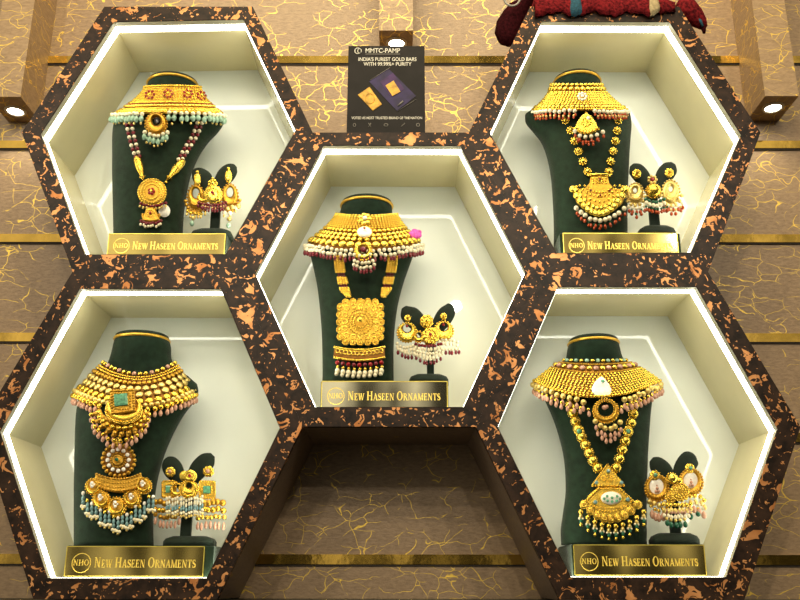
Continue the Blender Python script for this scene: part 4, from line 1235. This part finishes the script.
for yy, r in ((0, 1.5), (4, 1.2), (8, 1.2), (11.5, 1.5)):
    for x, y in arc(97.5, 141, 474.5 + yy, 479.5 + yy, 17): mb.sball(Sb, x, y, r, 0.9, 0, 2.0)
mb.build('crescent_yoke', 'gold_dark', t)
for x, y, R in ((94,487,8), (102,500,9), (117,507,9.8), (132.5,499,9), (144,486,8)):
    mb = MB().disc(Sb, x, y, R, R, 1.6, 1, 28); mb.crescent(Sb, x, y + 0.5, R * 0.9, R * 0.5, R * 0.28, 3.4, 0, 28); mb.beads(Sb, x, y, R * 1.0, R * 1.0, 20, 1.05, 0, 0.9, 1.0)
    dm = mb.build('crescent_dome', ['gold', 'gold_dark'], t)
    mb = MB()
    for dx, dy, r in ((0, -R * 0.42, 1.5), (0, 0, 1.4), (-1.6, -R * .25, 1.0), (1.6, -R * .25, 1.0)): mb.sball(Sb, x + dx, y + dy, r * 1.15, 0.8, 0, 4.6)
    mb.build('crystal_stones', 'crystal', dm)
for i in range(17):
    u = -1 + 2 * i / 16; x = 118.5 + 35 * u; y0 = 517.5 - 21 * abs(u) ** 1.3 - (3.5 if i % 3 == 0 else 0) + random.random() * 1.5
    L = 4 if abs(u) < 0.85 else 3
    s_ = Sb.s(x, y0)
    o = bead('blue_bead', t, Sb.P(x, y0, 0.002), 1.7 * s_, 'gold_bright' if i % 2 else 'crystal', 1.2)
    bead('drop_bead', o, Sb.P(x, y0 + 4.5, 0.002), 1.7 * s_, 'teal', 1.7)
    o2 = bead('cream_bead', t, Sb.P(x, y0 + 9.0, 0.002), 1.75 * s_, 'teal', 1.5)
    bead('cream_pearl', o2, Sb.P(x - 1.3, y0 + 13, 0.002), 1.75 * s_, 'pearl')
    bead('cream_pearl', o2, Sb.P(x + 1.3, y0 + 13.6, 0.0025), 1.75 * s_, 'pearl')
    bead('gold_bead', o2, Sb.P(x, y0 + 15.6, 0.002), 1.4 * s_, 'gold_pale')

ear_stand('BL', 'green velvet earring stand on the lower left plinth holding square-bodied earrings', (161,213,536,545), (180,190.5,486,541),
  [[(184,490,4),(178,477,8),(173,469,10),(168.5,462,8),(166,458.5,3)], [(188,490,4),(194,477,8),(200,468,10),(208,460,9),(213,455,3)]], 0.062, zt)
Se = plane(171, 490, 0.050)
def sqb(Sx, x, y, a, b):
    def f(t):
        mb = MB().plate(Sx, [(x-a,y-b),(x+a,y-b),(x+a,y+b),(x-a,y+b)], 0, 2.4, 0, 0.08)
        for j, (px, py) in enumerate(rrect(x, y, a * 0.95, b * 0.95, 26, 8)): mb.sball(Sx, px, py, 1.15, 0.9, 0, 2.0)
        mb.beads(Sx, x, y, a * 0.6, b * 0.6, 12, 1.0, 0, 0.9, 2.4)
        o = mb.build('square_body', 'gold', t)
        MB().plate(Sx, [(x-a*.42,y-b*.4),(x+a*.42,y-b*.4),(x+a*.42,y+b*.4),(x-a*.42,y+b*.4)], 2.2, 4, 0, 0.3).build('green_stone', 'jade', o)
    return f
earring('BL', 'square-bodied gold earring with pink drops at the left of the lower left stand', Se, (170.5,472,4.6,'flower','pink'), sqb(Se, 169.5, 489.5, 7.2, 8.5),
  [(arc(156,178,502,503,6), 3.1, 'gold_dark', 0, None), (arc(155,180,508.5,510.5,7), 2.8, 'gold', 0, None), (arc(156.5,180,515,518,7), 2.3, 'gold_dark', 1.7, 'pink', 7.0, 2.3)])
Se2 = plane(209, 490, 0.050)
earring('BL', 'square gold earring with green stone and pink drops right on the lower left stand', Se2, (208.5,471.5,5.2,'flower','pink'), sqb(Se2, 207.5, 490, 8.2, 9),
  [(arc(201,223,504,503,6), 3.4, 'gold_dark', 0, None), (arc(200,223.5,510.5,509.5,6), 3.2, 'gold', 0, None), (arc(198,224.5,518,517,7), 2.5, 'gold_bright', 1.8, 'pink', 8.0, 2.3)])
Sm = plane(189, 484, 0.042)
t = thing('hair_ornament', 'gold swirl ornament with white and blue bead fringe between the square-bodied earrings', 'ornament', Sm.P(190, 476), GT)
mb = MB().disc(Sm, 190.5, 476, 6.8, 6.2, 2.4); mb.ringt(Sm, 190.5, 476, 4.2, 3.8, 0.9, 3.2); mb.sball(Sm, 190.5, 476, 1.6, 0.8, 1, 3.5); mb.disc(Sm, 184.5, 476, 5.0, 5.4, 1.4); mb.build('swirl', ['gold_bright', 'ruby'], t)
mb = MB().crescent(Sm, 189, 489.5, 9.5, 2.6, 4.0, 2.4, 1, 40, 0.9); mb.beads(Sm, 189, 491.5, 5.5, 4.5, 12, 1.0, 0, 0.9, 2.6, 0, 180); mb.beads(Sm, 189, 489.5, 9.6, 8.7, 24, 1.1, 0, 0.9, 0.6); mb.build('crescent', ['gold_bright', 'gold'], t)
mb = MB().crescent(Sm, 177, 490, 6.5, 3.5, 2, 1.6, 0, 30, 1.1); mb.beads(Sm, 177, 490, 6.7, 7.2, 16, 0.9, 0, 0.9, 0.5); mb.build('side_crescent', 'gold', t)
for x in range(14):
    px = 167 + x * 2.75 + random.uniform(-.5, .5); s_ = Sm.s(px, 500); dy = -0.24 * abs(x - 6.5) + random.uniform(-1.3, 1.6)
    o = bead('pearl', t, Sm.P(px, 499.5 + dy, 0.002), 1.45 * s_, 'pearl', 1.2)
    bead('white_tube', o, Sm.P(px, 503.8 + dy, 0.002), 1.25 * s_, 'pearl', 2.0)
    o2 = bead('blue_bead', t, Sm.P(px, 508.5 + dy, 0.002), 1.35 * s_, 'teal', 2.0)
    bead('pearl', o2, Sm.P(px, 513 + dy, 0.002), 1.5 * s_, 'pearl')
    bead('gold_bead', o2, Sm.P(px, 516.4 + dy, 0.002), 1.4 * s_, 'gold_pale')

#------------------------------------------------------------- BR : lower right box
_, zt = plinth('BR', 'green velvet plinth with gold name plate in the lower right box', 573, 704, 544.5, 575, left=-0.001, right=0.0)
S, B = bust('BR', 'green velvet bust in the lower right box wearing the woven gold collar',
  seat([(545,561.5,646,0.040,0.120),(530,561,646,0.040,0.120),(515,563,646,0.040,0.120),(490,566,646,0.040,0.120),(460,564.5,647,0.041,0.126),(435,559,648.5,0.044,0.132),(415,552,650,0.050,0.138),(402,546,651.5,0.058,0.142),(392,543,652,0.068,0.144),(384,545,648,0.078,0.148)], zt),
  [(376,554,638,0.086,0.152),(368,561,629,0.084,0.158),(358,566,622,0.078,0.162),(350,567.5,619.5,0.074,0.164),(342.5,569,617.5,0.074,0.164)], 0.06)
K = Collar(595,33,361,362,597,64,381,397.5, 0.070,0.026,0.112,0.122, 0.8)
t = thing('collar_necklace', 'woven gold collar necklace with white teardrop stone and pink and gold ball fringe', 'necklace', K.P(0, 1), GC)
K.band(0, 0.98, h=-0.0012).build('collar_band', 'recess', t)
K.row(MB(), -0.03, 2.2, 5.2, 0.8, alt=(0, 1)).build('stone_row', ['gold_bright', 'aqua'], t)
mb = MB(); K.row(mb, 0.07, 1.1); K.row(mb, 0.30, 1.1); mb.build('fine_bead_rows', 'gold_dark', t)
K.row(MB(), 0.18, 2.9, 6.5, 0.7, alt=(0, 1)).build('stone_row', ['gold_bright', 'pink'], t)
mb = MB()
for i in range(9): K.row(mb, 0.36 + i * 0.068, 1.5, 3.9, 0.7, phase=(i % 2) * 0.5)
mb.build('woven_gold', 'gold_bright', t)
K.row(MB(), 0.98, 1.8, None, 0.9).build('rim_bead_row', 'gold', t)
px, py, Y = K.pix(0.06, 0.62); Sc = plane(601, 388, Y - 0.003, K.lean(0.6))
tear = [(601,377.5),(605,380.5),(609,386),(611.3,391),(610,395.5),(605,397),(596,396.5),(592,393.5),(591.5,389.5),(594,384),(597.5,380)]
o = MB().plate(Sc, tear, 0, 3.2, 0, 0.25); mb = o
for x, y in tear: mb.sball(Sc, x, y, 1.3, 0.9, 1, 0.8)
mb.sball(Sc, 602, 385.5, 1.9, 0.6, 2, 5.5)
mb.build('teardrop_stone', ['crystal', 'gold', 'jade'], t)
K.fringe(t, 1.15, 7.0, 3.0, 'gold_pale', 2.1, 'pink', 1.6, gap=6.4, pname='gold_ball', skip=(590, 620))
K.fringe(t, 1.34, 7.0, 1.5, 'gold_bright', 1.9, 'pink', 1.6, gap=4.0, phase=0.5, pname='gold_bead', skip=(590, 620))
Sp = plane(606, 411, 0.023, 0.04)
mb = MB().crescent(Sp, 605.5, 411.5, 12.4, 8.2, 3.0, 1.8, 1, 44, 0.95); mb.beads(Sp, 605.5, 411.5, 12.6, 12, 30, 1.15, 0, 0.9, 0.8); mb.beads(Sp, 605.5, 410, 8.4, 8.2, 22, 0.95, 0, 0.9, 1.6)
rg = mb.build('ring_pendant', ['gold', 'gold_dark'], t)
MB().sball(Sp, 604, 408, 2.6, 0.8, 0, 0.8).sball(Sp, 606.5, 407, 2.0, 0.8, 0, 0.8).build('pink_drop', 'pink', rg)
fringe(t, Sp, arc(595, 620, 422.5, 429, 6), 2.8, 'gold_pale', 1.9, 'pink', 7.0, 1.5, 'gold_ball')
fringe(t, Sp, arc(597, 619, 430, 436, 6), 1.5, 'gold_bright', 1.8, 'pink', 4.4, 1.6, 'gold_bead')
t = thing('long_necklace', 'gold ball chain necklace with triangular pendant and green bead fringe', 'necklace', S.P(610, 500), GL)
Sn = near(S, 0.0015)
def collarring(mb, S_, x, y, i): mb.beads(S_, x, y, 4.6, 4.6, 13, 0.95, 0, 0.9, 0.6)
for a, fx in (([(570.5,405),(574.5,418),(579.5,432),(587,448),(593.5,462),(597.5,468)], (579.5,431.5)), ([(634,405),(632,418),(628,431),(622,449),(618,463),(616,468)], (627.5,431.5))):
    chain(t, Sn, a, 8.4, 4.6, 0.8, ('gold_bright',), 'ball_chain', collarring)
    Sf = near(S, 0.009)
    mb = MB(); mb.beads(Sf, fx[0], fx[1], 4.0, 4.0, 9, 1.6, 0, 0.8, 0.5); mb.sball(Sf, fx[0], fx[1], 2.4, 0.8, 1, 0.9); mb.build('green_flower_link', ['gold_bright', 'jade'], t)
Sp = plane(610, 500, S.fn(610, 495) - 0.005, 0.02)
tri = [(607,464.5),(612,470),(623.5,484.5),(622,486.5),(608,487),(593.5,486.5),(592,484.5),(602,470)]
mb = MB().plate(Sp, tri, 0, 2.6, 0, 0.1)
for a, b in (((607,465),(623,485)), ((607,465),(592.5,485)), ((592.5,486),(623,486))):
    for i in range(11): mb.sball(Sp, a[0] + (b[0] - a[0]) * i / 10, a[1] + (b[1] - a[1]) * i / 10, 1.35, 0.9, 0, 1.6)
mb.beads(Sp, 607.5, 479, 6, 3.6, 14, 1.1, 0, 0.9, 2.2); mb.beads(Sp, 607.5, 479, 3, 1.8, 8, 1.0, 0, 0.9, 2.6)
tr = mb.build('triangle_plate', 'gold', t)
mb = MB()
for x, y in ((607.5,471.5), (595.5,483), (620.5,483)): mb.sball(Sp, x, y, 1.9, 0.7, 0, 3.6)
mb.build('blue_stones', 'teal', tr)
fan = [(597,487.5),(619,487.5),(628,496),(633,505),(628,512),(610,517),(592,512),(584,505),(588,496)]
mb = MB().plate(Sp, fan, 0, 2.8, 0, 0.07)
for x, y in arc(599, 617, 489.5, 489, 9): mb.sball(Sp, x, y, 1.3, 0.9, 0, 2.6)
for x, y in arc(588, 630, 503, 512, 16): mb.sball(Sp, x, y, 1.25, 0.9, 0, 2.8)
for x, y in arc(592, 626, 506, 508.5, 14): mb.sball(Sp, x, y, 1.1, 0.9, 0, 2.8)
for sx in (-1, 1):
    for i in range(7): mb.sball(Sp, 608.5 + sx * (10.5 + i * 2.1), 489 + i * 2.0, 1.5, 0.9, 0, 2.4)
fp = mb.build('fan_plate', 'gold', t)
mb = MB().lathe(Sp, 610.5, 498.5, 10.5, 6.6, [(1, 2.4), (1, 3.4), (0.8, 4.4), (0.02, 4.8)], 0); mb.beads(Sp, 610.5, 498.5, 10.8, 7, 28, 0.85, 1, 0.9, 2.6)
for x, y in ((610.5,498.5), (605.5,497), (615.5,497), (610.5,502.5), (606,501.5), (615,501.5), (602.5,499.5), (618.5,499.5)): mb.sball(Sp, x, y, 1.5, 0.6, 2, 8.2)
mb.build('white_oval_stone', ['crystal', 'gold', 'jade'], fp)
mb = MB()
for x, y in ((594.5, 502.5), (626.5, 500)): mb.sball(Sp, x, y, 2.1, 0.7, 0, 3.6)
mb.build('blue_stones', 'teal', fp)
mb = MB()
for x, y in arc(584, 637, 505, 519, 9): mb.disc(Sp, x, y, 4.4, 4.4, 3.2, 1, 16); mb.ringt(Sp, x, y, 4.1, 4.1, 0.6, 2.6, 0, n=16); mb.ringt(Sp, x, y, 2.2, 2.2, 0.55, 3.9, 0, n=12)
mb.build('round_edging', ['gold_bright', 'gold_dark'], fp)
for i, (x, y) in enumerate(arc(580.5, 643, 512, 526.5, 10)):
    s_ = Sp.s(x, y)
    o = bead('gold_ball', t, Sp.P(x, y, 0.003), 2.7 * s_, 'gold_bright')
    bead('pearl', o, Sp.P(x, y + 4.4, 0.003), 2.0 * s_, 'gold_pale', 1.2)
    o = bead('green_bead', t, Sp.P(x + 0.3, y + 8.6, 0.003), 1.9 * s_, 'emerald', 1.6)
    bead('pearl', o, Sp.P(x - 1.6, y + 6.6, 0.0035), 1.2 * s_, 'pearl')
    bead('pearl', o, Sp.P(x + 1.8, y + 6.9, 0.0035), 1.2 * s_, 'pearl')
    bead('gold_tip', o, Sp.P(x + 0.3, y + 12.6, 0.003), 1.7 * s_, 'gold_bright', 1.3)

ear_stand('BR', 'green velvet earring stand on the lower right plinth holding white-centred earrings', (654,702,533,543), (671,681,484,538),
  [[(675,490,4),(668,478,8),(662,470,10),(655,463,8),(651,459.5,3)], [(677,490,4),(680,476,8),(685,466,10),(691,458,9),(694,455,3)]], 0.062, zt)
Se = plane(656, 488, 0.050)
def wb(Sx, x, y):
    def f(t):
        moon_body(t, Sx, x, y, 11.5, 7.0, 2.6, 1.12, 'gold_dark', 28)
        mb = MB().disc(Sx, x, y - 1.5, 7.2, 8.4, 0.8, 0, 28)
        o = mb.build('white_oval', 'crystal', t)
        MB().sball(Sx, x, y, 1.6, 0.8, 0, 2.2).sball(Sx, x - 1.2, y + 3, 1.4, 0.8, 0, 2.2).sball(Sx, x + 1.4, y + 3, 1.4, 0.8, 0, 2.2).sball(Sx, x, y - 3, 0.8, 0.8, 0, 2.2).build('pink_drop', 'pink', o)
    return f
earring('BR', 'round gold earring with white oval centre at the left of the lower right stand', Se, (654.5,475.5,4.8,'flower','jade'), wb(Se, 656.5, 488.5),
  [(arc(649,668,502,505,5), 2.7, 'gold_pale', 0, None), (arc(650.5,667,507,510,5), 2.0, 'gold_bright', 2.5, 'pink', 7.0, 1.8)])
Se2 = plane(689, 484, 0.050)
earring('BR', 'round gold earring with white oval centre at the right of the lower right stand', Se2, (689.5,468.5,4.6,'flower','jade'), wb(Se2, 690.5, 482.5),
  [(arc(681,704,500,496,6), 2.3, 'gold_bright', 2.2, 'gold_pale', 6.0, 1.4), (arc(683,703,508,503,5), 1.9, 'pearl', 2.6, 'pink', 5.5, 1.5), ([(690,512), (698,509)], 1.8, 'gold_bright', 2.6, 'emerald', 4.5, 1.2)])
Sm = plane(674, 488, 0.042)
t = thing('hair_ornament', 'gold ball ornament with pink and green fringe between the white centred earrings', 'ornament', Sm.P(672, 479), GT)
mb = MB().sball(Sm, 671.5, 478.5, 5.2, 0.8, 0, 0.7, 18, 10); mb.beads(Sm, 671.5, 478.5, 5.4, 5.4, 14, 1.0, 0, 0.9, 0.6); mb.sball(Sm, 678.5, 481, 3.6, 0.8); mb.build('ball', 'gold_bright', t)
mb = MB().disc(Sm, 679, 492, 9.0, 8.6, 2.0, 1, 32, 10, 0.1)
for rr2, nn2 in ((8.8, 20), (6.0, 14), (3.4, 8)): mb.beads(Sm, 679, 492, rr2, rr2 * 0.95, nn2, 1.25, 0, 0.9, 1.6)
mb.disc(Sm, 670.5, 497, 5.8, 5.4, 1.6, 1, 24); mb.beads(Sm, 670.5, 497, 5.6, 5.2, 14, 1.1, 0, 0.9, 1.0); mb.beads(Sm, 670.5, 497, 2.8, 2.6, 7, 1.0, 0, 0.9, 1.4)
mb.build('fan', ['gold_bright', 'gold_dark'], t)
fringe(t, Sm, arc(663, 690, 504, 505, 8), 2.1, 'gold_bright', 2.2, 'gold_pale', 5, 1.3, 'gold_ball')
fringe(t, Sm, arc(664, 688, 511, 512.5, 8), 2.0, 'pink', 1.9, 'pearl', 4.4, 1.3, 'pink_bead')
fringe(t, Sm, arc(666, 684, 519, 521, 5), 1.8, 'gold_pale', 2.4, 'emerald', 4.6, 1.4, 'gold_bead')

#============================================================= POSTER (black board standing on the middle box)
PY = 0.030
zb_ = 0.2672
pa = at(348.5, 46, PY); pb = at(424.5, 46, PY)
t = thing('poster', 'black gold-bar poster standing upright on top of the middle hexagon box', 'poster', ((pa.x + pb.x) / 2, PY, zb_))
MB().box((pa.x, PY, zb_), (pb.x, PY + 0.005, pa.z)).build('board', 'board', t)
def text(name, body, x, y, width, h, mat, parent, bold=0.0):
    """printed line: left x, baseline y, width and cap height in picture pixels of the board"""
    cu = bpy.data.curves.new(name, 'FONT'); cu.body = body; cu.size = 1.0; cu.extrude = 0.0; cu.offset = bold
    o = bpy.data.objects.new(name, cu); C.objects.link(o)
    bpy.context.view_layer.update()
    me = bpy.data.meshes.new_from_object(o.evaluated_get(bpy.context.evaluated_depsgraph_get()))
    bpy.data.objects.remove(o); bpy.data.curves.remove(cu)
    xs = [v.co.x for v in me.vertices]; ys = [v.co.y for v in me.vertices]
    A = at(x, y, PY); Bq = at(x + width, y, PY); T = at(x, y - h, PY)
    kx = (Bq.x - A.x) / (max(xs) - min(xs)); kz = (T.z - A.z) / 0.72
    org = parent_world(parent)
    mb = MB()
    vs = [Vector((A.x + (v.co.x - min(xs)) * kx, PY - 0.0004, A.z + v.co.y * kz)) for v in me.vertices]
    mb.add(vs, [list(p.vertices) for p in me.polygons], 0, False)
    bpy.data.meshes.remove(me)
    return mb.build(name, mat, parent)
Pp = plane(386, 90, PY - 0.0002)
text('heading', 'MMTC-PAMP', 365.5, 52.8, 34.5, 4.6, 'print_white', t, 0.012)
text('sub_heading', "INDIA'S PUREST GOLD BARS", 358.5, 61.0, 58, 3.6, 'print_white', t, 0.012)
text('sub_heading', 'WITH 99.99%+ PURITY', 363.5, 65.8, 48, 3.6, 'print_white', t, 0.012)
text('slogan', 'VOTED AS MOST TRUSTED BRAND OF THE NATION', 351.5, 119.2, 70.5, 2.6, 'print_white', t, 0.008)
mb = MB()
mb.ringt(Pp, 357.8, 51, 2.9, 2.9, 0.5, 0.1, 0, 40, 320, 20); mb.ringt(Pp, 359.5, 51, 1.8, 2.2, 0.45, 0.1, 0, 120, 400, 20)
mb.build('round_logo', 'print_white', t)
mb = MB().plate(Pp, [(365.5,53.8),(400,53.8),(400,54.3),(365.5,54.3)], 0, 0.15); mb.build('rule', 'print_grey', t)
mb = MB().plate(Pp, [(357.8,95),(369.5,87),(382,104.5),(372.8,110.8)], 0, 0.6, 0, 0.05); mb.ringt(Pp, 370, 99, 4.5, 5, 0.35, 0.7); mb.build('gold_bar_picture', 'print_gold', t)
mb = MB().plate(Pp, [(369,81.5),(388.5,68.8),(416,96),(397,111)], 0, 0.3); pk = mb.build('purple_pack_picture', 'print_purple', t)
MB().plate(Pp, [(380,82),(393,73),(404.5,89.5),(391,97)], 0.3, 0.5).build('violet_panel', 'print_violet', pk)
MB().plate(Pp, [(385.5,86),(393.5,81),(400.5,92),(392.5,96.5)], 0.6, 1.0).build('small_gold_bar', 'print_gold', pk)
MB().tube([Pp.P(370, 80.5, 0.0008), Pp.P(390, 67.8, 0.0008)], 0.0006).tube([Pp.P(398, 106, 0.0008), Pp.P(403, 101.5, 0.0008)], 0.0016).tube([Pp.P(397, 111.5, 0.0006), Pp.P(416, 99.5, 0.0006)], 0.0004).build('pack_print', 'print_grey', pk)
mb = MB()
mb.ringt(Pp, 354.5, 125, 1.3, 1.6, 0.3, 0.1, n=12)
mb.tube([Pp.P(368.5,123), Pp.P(371,127)], 0.0006); mb.tube([Pp.P(371,123), Pp.P(368.5,127)], 0.0006)
mb.ringt(Pp, 386, 125, 2.0, 1.3, 0.35, 0.1, n=14)
mb.tube([Pp.P(401,126.5), Pp.P(403,125), Pp.P(405,123)], 0.0006)
mb.ringt(Pp, 418, 125, 1.5, 1.6, 0.45, 0.1, n=12)
mb.build('small_icons', 'print_grey', t)

#============================================================= RED SHAWL lying on the upper right box
ztop = 0.5344
def cloth_strip(xs, name, mat, parent, grow=0.0):
    """cloth heaped on the box top, its front hem hanging over the front edge"""
    rings = []
    for x in xs:
        w1 = math.sin(x * 55); w2 = math.sin(x * 91 + 1.3); w3 = math.sin(x * 210)
        u = min(1.0, max(0.0, (x - 0.270) / 0.02)) * min(1.0, max(0.0, (0.535 - x) / 0.02))
        h = (0.040 + 0.008 * w1 + 0.004 * w3) * (0.5 + 0.5 * u) + grow
        dr = 0.0195 + 0.0045 * w2 + 0.0022 * w3 + 0.0015 * math.sin(x * 420) + grow * 0.6
        fy = -0.010 - 0.002 * w1 - grow
        prof = [(0.150, 0.0012), (0.156, h * 0.4), (0.135, h * 0.85), (0.105, h * 1.0), (0.075, h * (0.86 + 0.08 * w2)), (0.045, h * (0.98 + 0.06 * w3)),
                (0.018, h * 0.86), (0.002 + fy * 0.5, h * 0.62), (fy, h * 0.28), (fy - 0.002, 0.0), (fy - 0.0015 + 0.001 * w3, -dr * 0.6), (fy + 0.001, -dr), (-0.0025, -dr * 0.96),
                (-0.0016, -dr * 0.5), (-0.0014, 0.0012), (0.03, 0.0013), (0.08, 0.0012), (0.12, 0.0012)]
        rings.append([Vector((x + 0.0015 * math.sin(k * 1.7 + x * 130), y, ztop + z)) for k, (y, z) in enumerate(prof)])
    return MB().loft(rings).build(name, mat, parent)
t = thing('knitted_shawl', 'crumpled red knitted shawl with blue and cream patches on the upper right box', 'shawl', (0.405, 0.08, ztop))
cloth_strip([0.272 + i * 0.0048 for i in range(56)], 'red_knit', 'wool', t)
cloth_strip([0.3385 + i * 0.0038 for i in range(6)], 'blue_patch', 'blue_wool', t, 0.0016)
cloth_strip([0.487 + i * 0.0034 for i in range(6)], 'cream_patch', 'cream_wool', t, 0.0016)
# left lobe hanging down behind the sloping edge, right end with blue tassel
YL = 0.075
def lobe(rows, name, mat):
    rings = []
    for x, z, rx, ry in rows:
        rings.append([Vector((x + rx * math.cos(2 * PI * j / 18) * (1 + 0.06 * math.sin(3 * j)), YL + ry * math.sin(2 * PI * j / 18), z + 0.25 * rx * math.cos(2 * PI * j / 18))) for j in range(18)])
    return MB().loft(rings).build(name, mat, t)
A = [at(x, y, YL) for x, y in ((511,45), (509,40), (509,30), (513,18), (522,6), (540,-3))]
rr_ = [0.008, 0.020, 0.0275, 0.031, 0.034, 0.034]
lobe([(p.x, p.z, r, r * 0.8) for p, r in zip(A, rr_)], 'hanging_end', 'dark_wool')
A = [at(x, y, 0.03) for x, y in ((676,6), (688,11), (697,18), (703,24), (706,28))]
rings = [[Vector((p.x + r * 0.6 * math.cos(2 * PI * j / 16), 0.03 + r * math.sin(2 * PI * j / 16) , p.z + r * 0.9 * math.cos(2 * PI * j / 16))) for j in range(16)] for p, r in zip(A, (0.022, 0.022, 0.017, 0.011, 0.005))]
MB().loft(rings).build('right_corner', 'wool', t)
A = [at(x, y, 0.026) for x, y in ((699,21), (702,25), (704,30), (704,33))]
MB().tube(A, 0.007, 0, 8, False, 0.003).build('tassel', 'dark_wool', t)
MB().tube([p + Vector((-0.004, -0.006, 0.004)) for p in A[:3]], 0.004, 0, 8, False, 0.002).build('blue_yarn', 'blue_wool', t)
MB().tube([at(512 + 8 * math.cos(a), -2 + 8 * math.sin(a), 0.03) for a in [PI * i / 10 for i in range(-1, 12)]], 0.0022).build('grey_loop', 'wire', t)
